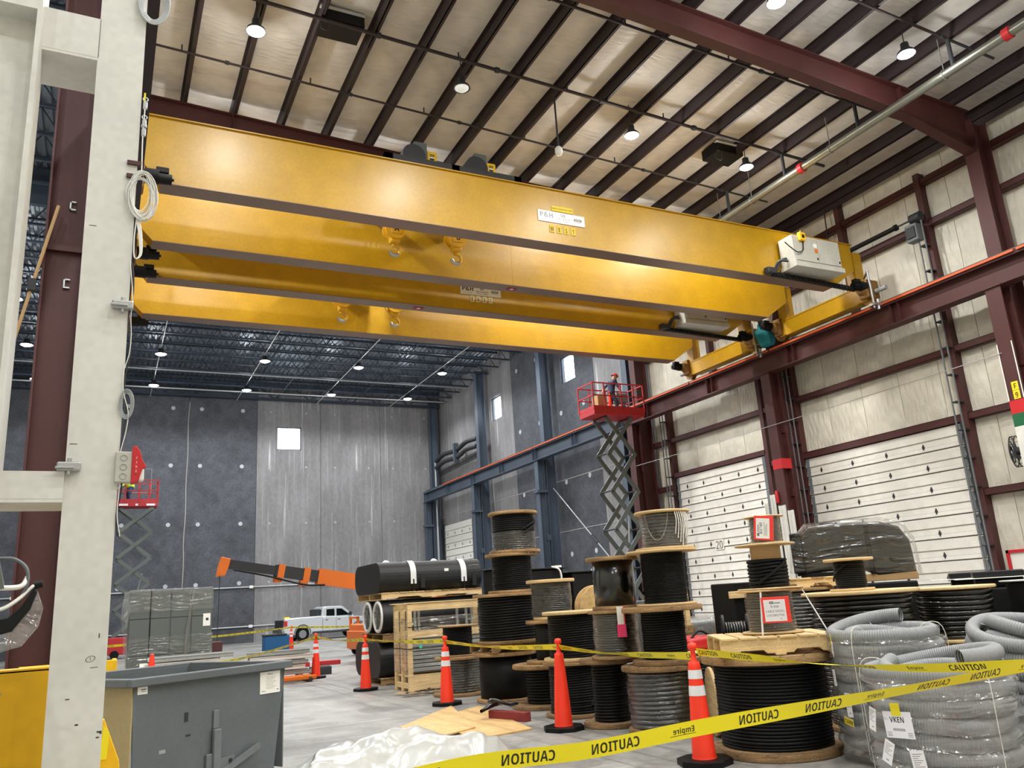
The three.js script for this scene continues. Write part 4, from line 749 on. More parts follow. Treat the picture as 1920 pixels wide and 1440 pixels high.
// ---------------------------------------------------------------- crumpled white tarp and plywood
{
  const N = 110, g = new THREE.PlaneGeometry(2.2, 2.1, N, N); g.rotateX(-PI / 2);
  const p = g.attributes.position;
  const ridge = (x, z, a, ph, f) => { const t = x * Math.cos(a) + z * Math.sin(a), c = 0.5 + 0.5 * Math.cos((t * f + ph) * 2 * PI); return c * c * 0.7 + 0.3 * Math.pow(1 - Math.abs(((t * f + ph) % 1 + 1) % 1 * 2 - 1), 1.2); };
  for (let i = 0; i < p.count; i++) {
    const x = p.getX(i), z = p.getZ(i), e = Math.min(1, (1.2 - Math.abs(x)) / 0.4) * Math.min(1, (1.05 - Math.abs(z)) / 0.35);
    const wx = x + 0.25 * (n4(x * 0.4 + 0.5, z * 0.4 + 0.5) - 0.5), wz = z + 0.25 * (n4(z * 0.4 + 0.1, x * 0.4 + 0.7) - 0.5);
    let h = 0.12 * ridge(wx + 0.2 * wz, wz, 0.5, 0.1, 1.1) + 0.07 * ridge(wx, wz, 1.3, 0.4, 1.5) + 0.03 * ridge(wx, wz, -0.7, 0.2, 2.6) + 0.012 * ridge(wx, wz, 0.1, 0.2, 5.3) + 0.2 * Math.exp(-((x + 0.15) ** 2 / 0.5 + (z + 0.25) ** 2 / 0.3)) + 0.16 * Math.exp(-((x - 0.55) ** 2 / 0.25 + (z - 0.1) ** 2 / 0.12)) + 0.1 * Math.exp(-((x + 0.9) ** 2 / 0.08 + (z - 0.3) ** 2 / 0.2)) + 0.05 * n16(x / 3 + 0.5, z / 3 + 0.5);
    h = 0.012 + h * Math.max(0, e);
    p.setXYZ(i, x + 0.12 * (n4(x * 0.3 + 0.5, z * 0.3 + 0.5) - 0.5) * (e < 0.9 ? 2.2 : 0.4), h, z + 0.2 * (n4(z * 0.35 + 0.2, x * 0.35 + 0.8) - 0.5) * (e < 0.9 ? 2 : 0.3));
  }
  g.computeVertexNormals();
  const m = tag(mesh('plastic_tarp', g, M.tarp), 'crumpled white plastic tarp heaped on the floor', 'tarp'); m.position.set(2.75, 0, -8.35); m.rotation.y = -0.35;
}
{
  const mk = (pts, y, label) => { const g = extr(pts.map(([x, z]) => [x, -z]), 0.018); g.rotateX(-PI / 2); const o = tag(mesh('plywood_sheet', g, M.ply), label, 'plywood'); o.position.y = y; };
  mk([[3.69, -11.2], [5.05, -12.75], [4.42, -10.35], [3.72, -9.95]], 0.02, 'plywood sheet lying on top beside the white tarp');
  mk([[4.2, -11.6], [5.42, -12.5], [4.93, -9.75], [4.1, -9.6]], 0.001, 'plywood sheet lying beneath another by the cones');
}
{
  const o = thing('timber_block', 'red painted timber block at the plywood corner', 'timber block', [5.1, 0, -10.75], 0.35);
  mesh('block', rbx(-0.06, 0.06, 0, 0.12, -0.35, 0.35, 0.01), std({ color: '#8d3434', roughness: 0.8, map: T.paint }), o);
  const q = thing('plastic_rag', 'black plastic scrap lying on the red block', 'rag', [5.05, 0.12, -11.0]);
  for (let i = 0; i < 5; i++) mesh('strip', tube([V(-0.3 + 0.05 * i, 0.02, 0.1 - 0.06 * i), V(-0.1, 0.06 + 0.02 * i, 0.02), V(0.12, 0.07, -0.05 + 0.04 * i), V(0.26, 0.02 + 0.012 * i, 0.05 * i - 0.1)], 0.025, 20, 6), M.blackGloss, q);
}
// ---------------------------------------------------------------- cones
function cone(x, z, label, stripes = true, s = 1, y = 0, base = true) {
  const o = thing('traffic_cone', label, 'cone', [x, y, z], 0.4); o.scale.setScalar(s);
  mesh('cone_body', s < 1 && base && y === 0 ? lathe([[0.17, 0.055], [0.165, 0.075], [0.035, 1.06], [0.03, 1.075], [0, 1.08]], 28) : lathe([[0.118, 0.05], [0.11, 0.075], [0.098, 0.3], [0.058, 0.86], [0.052, 0.9], [0.03, 0.905], [0.024, 0.96], [0.022, 1.0], [0.042, 1.02], [0.045, 1.045], [0.036, 1.07], [0, 1.08]], 28), M.cone, o);
  if (base) { const pts = []; for (let i = 0; i < 8; i++) { const a = (i + 0.5) / 8 * 2 * PI; pts.push([0.25 * Math.cos(a), 0.25 * Math.sin(a)]); } const g = extr(pts, 0.045, 0.008); g.rotateX(-PI / 2); mesh('rubber_base', g, M.rubber, o); }
  const rad = (h) => 0.098 + (0.058 - 0.098) * (h - 0.3) / 0.56;
  if (stripes) for (const [a, b] of [[0.6, 0.69], [0.75, 0.83]]) part(mesh('reflective_band', lathe([[rad(a) + 0.003, a], [rad(b) + 0.003, b]], 28), M.stripe, o), 'white reflective band');
  return o;
}
cone(5.13, -6.64, 'red cone with two white bands before the big front reel');
cone(5.2, -9.42, 'plain red cone without bands beside the plywood', false);
cone(5.16, -13.2, 'red banded cone in front of the small wrapped reel');
cone(4.92, -17.04, 'red banded cone beside the black tanks');
cone(4.94, -21.5, 'red banded cone right of the white gutter stack');
cone(7.85, -38.98, 'far red banded cone behind the blue box');
cone(0.93, -17.2, 'small plain orange cone behind the hopper rim', false, 0.95);
cone(5.28, -3.35, 'red banded cone past the frame edge holding the caution tape');
// ---------------------------------------------------------------- caution tape
const tapeTex = (mirror) => { const t = print(1024, 64, (k, w, h) => { k.fillStyle = '#f4e411'; k.fillRect(0, 0, w, h); k.fillStyle = '#1a1a10'; k.textBaseline = 'middle'; k.save(); if (mirror) { k.translate(w, 0); k.scale(-1, 1); } k.font = 'bold 52px sans-serif'; k.fillText('CAUTION', 20, 34, 210); k.fillText('CAUTION', 370, 34, 210); k.font = 'bold 30px sans-serif'; k.fillText('◆Empire', 780, 30, 150); k.fillRect(790, 46, 120, 2); k.restore(); }); return std({ map: t, roughness: 0.4, side: THREE.DoubleSide, emissive: '#000000' }); };
const tapeA = tapeTex(false), tapeB = tapeTex(true);
function tape(pts, label, mat, tw = [], wid = 0.076, n = 60) {
  const c = new THREE.CatmullRomCurve3(pts, false, 'centripetal'), P = [], U = [], I = []; let L = 0, prev = null;
  for (let i = 0; i <= n; i++) {
    const t = i / n, q = c.getPointAt(t), d = c.getTangentAt(t), sx = V(0, 1, 0), s = d.clone().cross(sx).normalize(), u = s.clone().cross(d).normalize();
    if (prev) L += q.distanceTo(prev); prev = q;
    let a = 0.35 + 0.1 * Math.sin(t * 17); for (const [tc, amp, w] of tw) a += amp * Math.exp(-(((t - tc) / w) ** 2));
    const e = u.clone().multiplyScalar(Math.cos(a)).add(s.clone().multiplyScalar(Math.sin(a))).multiplyScalar(wid / 2);
    P.push(q.x - e.x, q.y - e.y, q.z - e.z, q.x + e.x, q.y + e.y, q.z + e.z); U.push(L / 1.3, 0, L / 1.3, 1);
  }
  for (let i = 0; i < n; i++) { const k = 2 * i; I.push(k, k + 2, k + 1, k + 1, k + 2, k + 3); }
  const g = new THREE.BufferGeometry(); g.setAttribute('position', new THREE.Float32BufferAttribute(P, 3)); g.setAttribute('uv', new THREE.Float32BufferAttribute(U, 2)); g.setIndex(I); g.computeVertexNormals();
  return tag(mesh('caution_tape', g, mat), label, 'caution tape');
}
tape([V(-1.6, 0.83, -3.34), V(0.5, 0.86, -3.38), V(1.4, 0.925, -3.4), V(2.0, 0.91, -3.4), V(2.6, 0.93, -3.4), V(3.45, 0.945, -3.4), V(4.3, 0.965, -3.39), V(5.24, 1.0, -3.36)], 'yellow caution tape crossing the foreground', tapeB, [[0.35, -0.35, 0.3], [0.85, 0.35, 0.1]]);
tape([V(5.15, 0.99, -6.6), V(5.16, 0.96, -5.8), V(5.17, 0.935, -5.03), V(5.19, 0.935, -4.3), V(5.25, 0.985, -3.4)], 'yellow caution tape before the grey conduit coils', tapeA, [[0.5, 1.1, 0.22]]);
tape([V(5.21, 0.97, -9.4), V(5.18, 0.93, -8.2), V(5.15, 0.95, -6.65)], 'yellow caution tape from the plain cone to the front cone', tapeA, [[0.4, 0.8, 0.3]]);
tape([V(5.17, 0.98, -13.2), V(5.2, 0.93, -11.4), V(5.22, 0.97, -9.43)], 'yellow caution tape in front of the stacked reels', tapeA, [[0.4, 0.7, 0.3]]);
tape([V(4.94, 0.98, -17.0), V(5.05, 0.96, -15), V(5.17, 0.99, -13.2)], 'yellow caution tape in front of the timber crate', tapeA, [[0.3, 0.8, 0.3]]);
tape([V(4.95, 0.98, -21.5), V(4.95, 0.93, -19.3), V(4.94, 0.98, -17.05)], 'yellow caution tape between the two cones by the tanks', tapeA, [[0.5, 0.8, 0.3]]);
tape([V(-0.6, 0.9, -14.0), V(0.9, 0.84, -14.6), V(2.3, 0.84, -16.3), V(4.93, 0.98, -21.48)], 'yellow caution tape across the wrapped cabinet stack', tapeA, [[0.6, 0.5, 0.3]]);
tape([V(-1.5, 0.95, -30.3), V(0.3, 0.94, -30.6), V(3.5, 0.97, -32.0), V(7.86, 1.0, -38.95)], 'far yellow caution tape behind the wrapped cabinet stack', tapeA);
tape([V(7.86, 1.0, -38.95), V(9.2, 0.95, -34), V(10.2, 1.0, -29)], 'far yellow caution tape in front of the pickup truck', tapeA);
// ---------------------------------------------------------------- cable reels
const CABLE = { matt: M.rubber, gloss: M.blackGloss };
function windings(r, y0, y1, cd, seg = 40, wob = 0.004) {  // a wound cable seen as one scalloped body
  const n = Math.max(2, Math.round((y1 - y0) / cd)), s = (y1 - y0) / n, pr = [[0.06, y0]];
  for (let i = 0; i < n; i++) { const d = (rnd() - 0.5) * 2 * wob; for (let k = 0; k <= 5; k++) { const a = -PI / 2 + PI * k / 5; pr.push([r + d - s / 2 + Math.cos(a) * s / 2, y0 + (i + 0.5) * s + Math.sin(a) * s / 2]); } }
  pr.push([0.06, y1]);
  const g = lathe(pr, seg), p = g.attributes.position;
  for (let i = 0; i < p.count; i++) { const a = Math.atan2(p.getZ(i), p.getX(i)), y = p.getY(i), e = Math.min(1, (y - y0) / cd / 2, (y1 - y) / cd / 2); p.setY(i, y + 0.25 * cd * Math.sin(a + y * 3) * Math.max(0, e)); }
  g.computeVertexNormals();
  return g;
}
function flangeGeo(r, t) { return uvm(lathe([[0.04, 0], [r - 0.008, 0], [r, 0.008], [r, t - 0.008], [r - 0.008, t], [0.04, t], [0.04, 0]], 48)); }
function wrapShell(r, y0, y1, bump = 0.012, seg = 48, rows = 22) {
  const pr = []; for (let i = 0; i <= rows; i++) pr.push([r, y0 + (y1 - y0) * i / rows]);
  const g = lathe(pr, seg), p = g.attributes.position, ph = rnd() * 10;
  for (let i = 0; i < p.count; i++) { const a = Math.atan2(p.getZ(i), p.getX(i)), y = p.getY(i); const k = 1 + bump / r * (Math.sin(a * 7 + y * 9 + ph) + 0.8 * Math.sin(a * 3 - y * 31 + ph) + 0.6 * Math.sin(y * 60 + a * 2)); p.setX(i, p.getX(i) * k); p.setZ(i, p.getZ(i) * k); }
  g.computeVertexNormals(); return g;
}
function wrapOver(r, y0, y1, cd, bump) {                   // film drawn tight over the windings
  const n = Math.max(2, Math.round((y1 - y0) / Math.max(cd, 0.03))), s = (y1 - y0) / n, pr = [];
  for (let i = 0; i < n; i++) for (let k = 0; k < 5; k++) { const u = k / 5; pr.push([r - 0.3 * s * Math.abs(Math.cos(PI * u)) ** 1.4 + 0.004, y0 + (i + u) * s]); }
  const g = lathe(pr, 60), p = g.attributes.position, ph = rnd() * 10;
  for (let i = 0; i < p.count; i++) { const a = Math.atan2(p.getZ(i), p.getX(i)), y = p.getY(i), k = 1 + 0.55 * bump / r * (Math.sin(a * 5 + y * 13 + ph) + 0.7 * Math.sin(a * 11 - y * 23 + ph)); p.setX(i, p.getX(i) * k); p.setZ(i, p.getZ(i) * k); }
  g.computeVertexNormals(); return g;
}
// o: fb, ft flange radii below/above; dr cable radius; cd cable thickness; th flange thickness; wrap; kind
function reel(x, y, z, h, o, label, group) {
  const t = thing(o.name || 'cable_reel', label, 'cable reel', [x, y, z], o.turn || rr(0, 6), group), th = o.th || 0.045, wood = o.wood || M.woodEnd;
  mesh('flange', flangeGeo(o.fb, th), o.woodB || wood, t);
  const tf = mesh('flange', flangeGeo(o.ft || o.fb, th), wood, t); tf.position.y = h - th;
  if (o.plank && th > 0.05) for (const [yy, rr2] of [[h - th, o.ft || o.fb]]) {            // planks seen on the rim and the top of a heavy flange
    const n = 7; for (let i = 1; i < n; i++) { const q = -rr2 + 2 * rr2 * i / n, L = Math.sqrt(rr2 * rr2 - q * q); mesh('plank_gap', bx(q - 0.004, q + 0.004, yy + th - 0.004, yy + th + 0.001, -L, L), M.dark, t); }
  }
  const c0 = o.c0 || 0, c1 = o.c1 === undefined ? 1 : o.c1, yb = th + 0.002, yt = h - th - 0.002;
  if (o.core) mesh('core', lathe([[o.core, yb], [o.core, yt]], 32), o.coreMat || M.card, t);
  if (o.smooth) part(mesh('cover', lathe([[0.06, yb], [o.dr, yb], [o.dr + 0.004, (yb + yt) / 2], [o.dr, yt], [0.06, yt]], 48), o.smooth, t), 'smooth black cover');
  else part(mesh('cable', windings(o.dr, yb + (yt - yb) * c0, yb + (yt - yb) * c1, o.cd || 0.03, 44, o.wob === undefined ? 0.004 : o.wob), o.gloss ? CABLE.gloss : CABLE.matt, t), 'wound black cable');
  if (o.wrap) part(mesh('plastic_wrap', wrapOver(o.dr + 0.012, yb + (yt - yb) * (o.w0 || 0), yb + (yt - yb) * (o.w1 || 1), o.cd || 0.03, o.wb || 0.008), M.filmRound, t), 'clear plastic wrap');
  if (o.strand) { // loose strand crossing the windings, toward local angle a
    for (const [a0, a1, u0, u1] of o.strand) { const p = []; for (let i = 0; i <= 10; i++) { const k = i / 10, a = a0 + (a1 - a0) * k - t.rotation.y; p.push(V((o.dr + 0.012) * Math.cos(a), yb + (yt - yb) * (u0 + (u1 - u0) * k), (o.dr + 0.012) * Math.sin(a))); } mesh('cable_end', tube(p, (o.cd || 0.03) * 0.5, 30, 7), CABLE.matt, t); }
  }
  return t;
}
// direction (angle about y, x = cos, z = sin) from a reel towards the viewer
const face = (x, z) => Math.atan2(-z, -x);
const F = (x, z, d) => face(x, z) + d;
{ // stack behind the second cone
  reel(5.95, 0, -14.45, 0.66, { fb: 0.52, ft: 0.48, dr: 0.34, cd: 0.045, wrap: true, th: 0.05, gloss: true, woodB: M.woodGrey }, 'plastic wrapped reel on the floor beside the timber crate');
  reel(5.9, 0.66, -14.45, 0.54, { fb: 0.34, ft: 0.36, dr: 0.27, cd: 0.03, th: 0.03, strand: [[1.2, 2.4, 0.2, 0.5]] }, 'small black reel standing on the wrapped reel by the crate');
}
{ // tall stack
  reel(6.08, 0, -12.85, 0.77, { fb: 0.5, ft: 0.52, dr: 0.43, smooth: M.rubber, th: 0.06, plank: true }, 'bottom reel under a smooth black cover, tallest stack');
  reel(6.15, 0.9, -12.82, 0.79, { fb: 0.56, ft: 0.57, dr: 0.49, cd: 0.043, th: 0.05, plank: false, woodB: M.woodGrey }, 'wide black reel above the smooth covered reel');
  reel(6.26, 1.69, -12.77, 0.65, { fb: 0.42, ft: 0.45, dr: 0.34, cd: 0.03, th: 0.05 }, 'third reel up in the tallest stack');
  reel(6.32, 2.34, -12.74, 0.7, { fb: 0.44, ft: 0.43, dr: 0.36, cd: 0.035, th: 0.05, wrap: true, w0: 0, w1: 0.52, strand: [[F(6.3, -12.7, 0.9), F(6.3, -12.7, -0.7), 0.45, 0.95], [F(6.3, -12.7, 1.0), F(6.3, -12.7, 0.1), 0.55, 0.8]] }, 'top reel of the tallest stack, half wrapped in plastic');
}
{
  reel(6.15, 0, -11.6, 0.62, { fb: 0.53, ft: 0.5, dr: 0.3, cd: 0.04, th: 0.06, plank: true, gloss: false, woodB: M.woodGrey }, 'floor reel with broad tan flanges left of the plain cone');
  reel(6.17, 0.62, -11.58, 0.63, { fb: 0.3, ft: 0.28, dr: 0.14, cd: 0.04, th: 0.05, smooth: M.black }, 'slim black spool on the broad flanged reel');
  reel(6.3, 1.25, -11.52, 0.6, { fb: 0.3, ft: 0.38, dr: 0.3, cd: 0.025, th: 0.05, wrap: true, wb: 0.012, wood: M.wood }, 'plastic wrapped reel with a clean pale top, above the slim spool');
}
{
  reel(5.97, 0, -10.4, 0.72, { fb: 0.43, ft: 0.43, dr: 0.36, cd: 0.032, th: 0.05, woodB: M.woodGrey }, 'floor reel directly behind the plain cone');
  reel(5.99, 0.72, -10.39, 0.66, { fb: 0.43, ft: 0.42, dr: 0.35, cd: 0.032, th: 0.045, wood: M.wood }, 'upper reel directly behind the plain cone');
}
{
  reel(5.82, 0, -9.26, 0.8, { fb: 0.37, ft: 0.37, dr: 0.23, cd: 0.035, th: 0.06, plank: true, woodB: M.woodGrey, wood: M.woodGrey, strand: [[F(5.7, -9.2, 1.0), F(5.7, -9.2, -0.8), 0.75, 0.25]] }, 'narrow floor reel with a stray cable, right of the plain cone');
  const p = reel(5.84, 0.8, -9.05, 0.58, { fb: 0.33, ft: 0.34, dr: 0.27, cd: 0.03, th: 0.04, wrap: true, wb: 0.012, gloss: true }, 'wrapped reel carrying the pink tag');
  reel(5.86, 1.38, -9.03, 0.65, { fb: 0.3, ft: 0.34, dr: 0.26, smooth: M.blackGloss, th: 0.05 }, 'reel covered with a shiny black bag');
}
{
  reel(5.98, 0, -8.4, 0.74, { fb: 0.42, ft: 0.45, dr: 0.39, cd: 0.05, th: 0.06, wrap: true, wb: 0.012, gloss: true, plank: true, wood: M.woodGrey }, 'large shrink wrapped floor reel left of the front cone');
  reel(6.06, 0.74, -8.35, 0.66, { fb: 0.4, ft: 0.48, dr: 0.26, cd: 0.028, th: 0.06, woodB: M.woodGrey }, 'second reel up in the stack left of the front cone');
  reel(6.12, 1.4, -8.32, 0.65, { fb: 0.36, ft: 0.43, dr: 0.26, cd: 0.017, th: 0.03, strand: [[F(6.1, -8.3, 0.9), F(6.1, -8.3, -0.9), 0.5, 0.2], [F(6.1, -8.3, 0.9), F(6.1, -8.3, -0.9), 0.1, 0.22]], wood: M.wood }, 'third reel up with thin crossing strands');
  reel(6.17, 2.05, -8.3, 0.47, { fb: 0.36, ft: 0.34, dr: 0.26, cd: 0.04, th: 0.03, wrap: true, wb: 0.012, gloss: true, wood: M.wood }, 'wrapped reel with pale top crowning the middle stack');
}
{ // big front reel with the pallet and three smaller reels
  reel(6.0, 0, -6.6, 0.92, { fb: 0.6, ft: 0.64, dr: 0.53, cd: 0.03, th: 0.08, plank: true, woodB: M.woodGrey }, 'huge black cable reel right of the front cone');
  reel(6.06, 1.1, -6.52, 0.42, { fb: 0.3, ft: 0.32, dr: 0.22, cd: 0.022, th: 0.02, wrap: true, gloss: true, wood: M.wood }, 'wrapped reel on the pallet behind the R1898 sign');
  reel(6.08, 1.52, -6.5, 0.45, { fb: 0.32, ft: 0.3, dr: 0.2, cd: 0.035, c1: 0.68, core: 0.15, th: 0.018, wood: M.wood, strand: [[F(6, -6.5, 0.8), F(6, -6.5, -0.7), 0.1, 0.6]] }, 'half empty reel showing its tan core');
  reel(6.1, 1.97, -6.48, 0.28, { fb: 0.2, ft: 0.2, dr: 0.15, cd: 0.014, th: 0.014, wrap: true, gloss: true, wood: M.wood }, 'smallest reel on top, behind the R3740 sign');
}
{ // reels towards the dock doors
  reel(7.75, 0, -6.88, 0.84, { fb: 0.6, ft: 0.6, dr: 0.5, cd: 0.05, gloss: true, th: 0.05 }, 'lower glossy reel beneath the widest pale flange');
  reel(7.75, 0.84, -6.88, 0.6, { fb: 0.6, ft: 0.63, dr: 0.54, cd: 0.06, gloss: true, th: 0.04, wood: M.wood, wob: 0.012 }, 'glossy thick cable reel under the widest pale flange');
  reel(8.82, 0, -6.5, 0.82, { fb: 0.44, ft: 0.44, dr: 0.36, cd: 0.05, gloss: true, th: 0.04, wrap: true }, 'lower reel behind the grey conduit coils');
  reel(8.82, 0.82, -6.5, 0.6, { fb: 0.47, ft: 0.45, dr: 0.4, cd: 0.055, gloss: true, th: 0.035, wood: M.wood, wob: 0.01 }, 'glossy reel above the grey conduit coils');
  reel(7.62, 1.44, -6.85, 0.36, { fb: 0.24, ft: 0.27, dr: 0.17, cd: 0.022, th: 0.03, wood: M.wood, strand: [[F(7.6, -6.8, 0.6), F(7.6, -6.8, -0.8), 0.3, 0.9]] }, 'small reel in front of the wrapped black tank');
  reel(7.98, 0, -8.05, 0.76, { fb: 0.46, ft: 0.46, dr: 0.4, cd: 0.05, gloss: true, th: 0.04 }, 'hidden lower reel below the wrapped background reel');
  reel(7.98, 0.76, -8.05, 0.74, { fb: 0.44, ft: 0.44, dr: 0.39, cd: 0.045, gloss: true, th: 0.04, wrap: true, wb: 0.012 }, 'wrapped reel right of the R1898 sign');
  reel(10.35, 0, -5.5, 1.42, { fb: 0.42, ft: 0.42, dr: 0.36, cd: 0.05, gloss: true, th: 0.04, wrap: true, wb: 0.015 }, 'wrapped black reel at the far frame edge');
}
function standingReel(x, y, z, r, w, turn, mat, label, dr) {   // reel standing on its edge
  const o = thing('cable_reel', label, 'cable reel', [x, y + r, z], turn);
  for (const s of [-1, 1]) { const g = flangeGeo(r, 0.04); g.rotateX(PI / 2); g.translate(0, 0, s * w / 2 - 0.02); const f = mesh('flange', g, mat, o); for (let k = 0; k < 8; k++) { const a = k / 8 * 2 * PI; mesh('bolt', cyl(V(r * 0.88 * Math.cos(a), r * 0.88 * Math.sin(a), s * (w / 2 + 0.02) - 0.01), V(r * 0.88 * Math.cos(a), r * 0.88 * Math.sin(a), s * (w / 2 + 0.03)), 0.012, 0.012, 8), M.galv, f); } }
  const c = windings(dr, -w / 2 + 0.02, w / 2 - 0.02, 0.03, 36); c.rotateX(PI / 2); mesh('cable', c, M.blackGloss, o);
}
standingReel(6.3, 0, -7.62, 0.36, 0.34, 1.05, M.wood, 'wooden reel lying on its rim behind the front cone', 0.28);
standingReel(6.62, 0.86, -7.72, 0.2, 0.28, 0.9, M.black, 'black metal reel on its rim behind the R1898 sign', 0.12);
standingReel(7.55, 1.02, -12.2, 0.36, 0.3, -0.25, M.ply, 'upright reel with a bright plywood disc in the back row', 0.2);
tag(mesh('support_crate', [rbx(6.42, 6.86, 0, 0.86, -8.0, -7.42, 0.02)], M.woodGrey), 'grey timber crate under the black metal reel', 'crate');
tag(mesh('support_crate', [rbx(7.25, 7.85, 0, 1.02, -12.5, -11.9, 0.02)], M.woodGrey), 'grey timber crate under the upright plywood reel', 'crate');
// ---------------------------------------------------------------- pallets
function pallet(x, y, z, w, d, h, label, turn = 0, mat = M.wood) {
  const o = thing('pallet', label, 'pallet', [x, y, z], turn);
  const n = Math.max(5, Math.round(w / 0.19));
  for (let i = 0; i < n; i++) { const a = -w / 2 + i * (w / n), m = mesh('deck_board', rbx(a + 0.008, a + w / n - 0.012, h - 0.02, h, -d / 2, d / 2, 0.004), rnd() > 0.5 ? mat : M.woodEnd, o); m.rotation.y = (rnd() - 0.5) * 0.01; }
  for (const q of [-d / 2 + 0.02, -0.02, d / 2 - 0.06]) {
    const s = extr([[-w / 2, 0.018], [-w * 0.36, 0.018], [-w * 0.33, 0.05], [-w * 0.14, 0.05], [-w * 0.11, 0.018], [w * 0.11, 0.018], [w * 0.14, 0.05], [w * 0.33, 0.05], [w * 0.36, 0.018], [w / 2, 0.018], [w / 2, h - 0.02], [-w / 2, h - 0.02]], 0.04);
    s.translate(0, 0, q); mesh('stringer', s, mat, o);
  }
  for (const q of [-w / 2 + 0.05, 0, w / 2 - 0.05]) mesh('bottom_board', rbx(q - 0.05, q + 0.05, 0, 0.018, -d / 2, d / 2, 0.004), mat, o);
  return o;
}
pallet(6.02, 0.925, -6.55, 1.1, 0.98, 0.17, 'worn pallet on top of the huge front reel', -0.55);
pallet(6.1, 0.77, -12.84, 0.95, 0.8, 0.125, 'broken pallet between two reels of the tallest stack', 0.1, M.woodGrey);
pallet(7.98, 1.5, -8.05, 0.82, 0.8, 0.12, 'pallet on the wrapped reel by the white posts', -0.5);
{ // signs, tags and straps on the reels
  const sign = (name, label, pos, yaw, w, h, t, roll = 0) => { const o = thing(name, label, 'sign', pos, yaw); mesh('border', rbx(-w / 2 - 0.025, w / 2 + 0.035, -h / 2 - 0.02, h / 2 + 0.02, -0.008, 0, 0.003), M.signRed, o); const p = plate('sheet', w, h, std({ map: t, roughness: 0.6 }), o, 0.004); p.position.set(-0.005, -0.005, 0.003); o.rotation.order = 'YXZ'; o.rotation.z = roll; return o; };
  sign('reel_sign', 'red bordered sign reading R1898 cable diesel locomotive', [5.83, 1.33, -6.2], -0.72, 0.2, 0.2, print(256, 256, (k, w, h) => { k.fillStyle = '#e6e5ea'; k.fillRect(0, 0, w, h); k.fillStyle = '#333'; k.fillRect(72, 22, 46, 28); k.fillStyle = '#e6e5ea'; k.fillRect(82, 30, 10, 12); k.fillRect(98, 30, 10, 12); k.fillStyle = '#777'; k.fillRect(124, 34, 74, 12); k.fillStyle = '#20202a'; k.font = '36px sans-serif'; k.textAlign = 'center'; k.fillText('R1898', 128, 96); k.fillText('CABLE DIESEL', 128, 150, 226); k.fillText('LOCOMOTIVE', 128, 198, 210); k.fillRect(178, 224, 20, 6); }));
  sign('reel_sign', 'red bordered sign reading R3740, curled', [5.93, 2.12, -6.32], -0.72, 0.13, 0.2, print(256, 384, (k, w, h) => { k.fillStyle = '#eceae6'; k.fillRect(0, 0, w, h); k.save(); k.translate(128, 192); k.rotate(-PI / 2); k.fillStyle = '#333'; k.font = 'bold 74px serif'; k.textAlign = 'center'; k.fillText('R3740', 0, -10); k.fillStyle = '#666'; k.fillRect(-150, -106, 60, 40); k.fillRect(-80, -96, 150, 16); k.fillRect(-140, 24, 260, 8); k.fillRect(-140, 48, 200, 8); k.fillRect(-140, 72, 230, 8); k.restore(); }), -0.12);
  const tg = thing('paper_tag', 'pink and white paper tag on the wrapped reel', 'tag', [5.72, 1.18, -8.72], -0.57);
  mesh('white_slip', rbx(-0.05, 0.03, 0.02, 0.24, 0, 0.006, 0.002), M.paper, tg); mesh('red_edge', rbx(0.03, 0.045, 0.02, 0.24, 0, 0.007, 0.002), M.signRed, tg);
  part(mesh('pink_slip', rbx(-0.06, 0.05, -0.12, 0.03, 0.004, 0.01, 0.002), M.pink, tg), 'pink slip');
  const st = thing('packing_strap', 'white packing strap over the wrapped pallet reel', 'strap');
  mesh('strap', bar(V(6.32, 1.5, -6.31), V(6.42, 1.09, -6.15), 0.025, 0.006), M.stripe, st); mesh('strap', bar(V(5.78, 1.5, -6.32), V(5.72, 1.1, -6.3), 0.02, 0.006), M.stripe, st);
  const cr = thing('wrap_tatters', 'torn white plastic tatters on the crowning reel', 'plastic');
  const dirc = face(6.17, -8.3);
  for (const [a0, a1, y] of [[0.75, -0.25, 2.24]]) { const p = []; for (let i = 0; i <= 14; i++) { const k = i / 14, a = dirc + a0 + (a1 - a0) * k; p.push(V(6.17 + 0.3 * Math.cos(a), 2.49 - 0.33 * Math.sin(PI * k) ** 0.6, -8.3 + 0.3 * Math.sin(a))); } mesh('loop', tube(p, 0.008, 40, 6), M.filmMilky, cr); }
  for (let i = 0; i < 7; i++) { const a = dirc - 0.5 - i * 0.09; mesh('shred', tube([V(6.17 + 0.33 * Math.cos(a), 2.48, -8.3 + 0.33 * Math.sin(a)), V(6.17 + 0.35 * Math.cos(a), 2.38 - 0.02 * (i % 3), -8.3 + 0.35 * Math.sin(a)), V(6.17 + 0.33 * Math.cos(a + 0.05), 2.22 - 0.05 * (i % 4), -8.3 + 0.33 * Math.sin(a + 0.05))], 0.006, 14, 5), M.whiteGloss, cr); }
  const tt = thing('wrap_tatters', 'ragged plastic edge on the tallest stack', 'plastic'); const d2 = face(6.3, -12.75);
  for (let i = 0; i < 9; i++) { const a = d2 + 1.1 - i * 0.25 + rr(-0.08, 0.08), r = 0.445; mesh('shred', tube([V(6.32 + (r - 0.05) * Math.cos(a), 2.405, -12.74 + (r - 0.05) * Math.sin(a)), V(6.32 + r * Math.cos(a), 2.4, -12.74 + r * Math.sin(a)), V(6.32 + (r + 0.005) * Math.cos(a + 0.07), 2.36 - 0.2 * rnd() * rnd(), -12.74 + (r + 0.005) * Math.sin(a + 0.07))], 0.009, 14, 5), M.filmMilky, tt); }
}
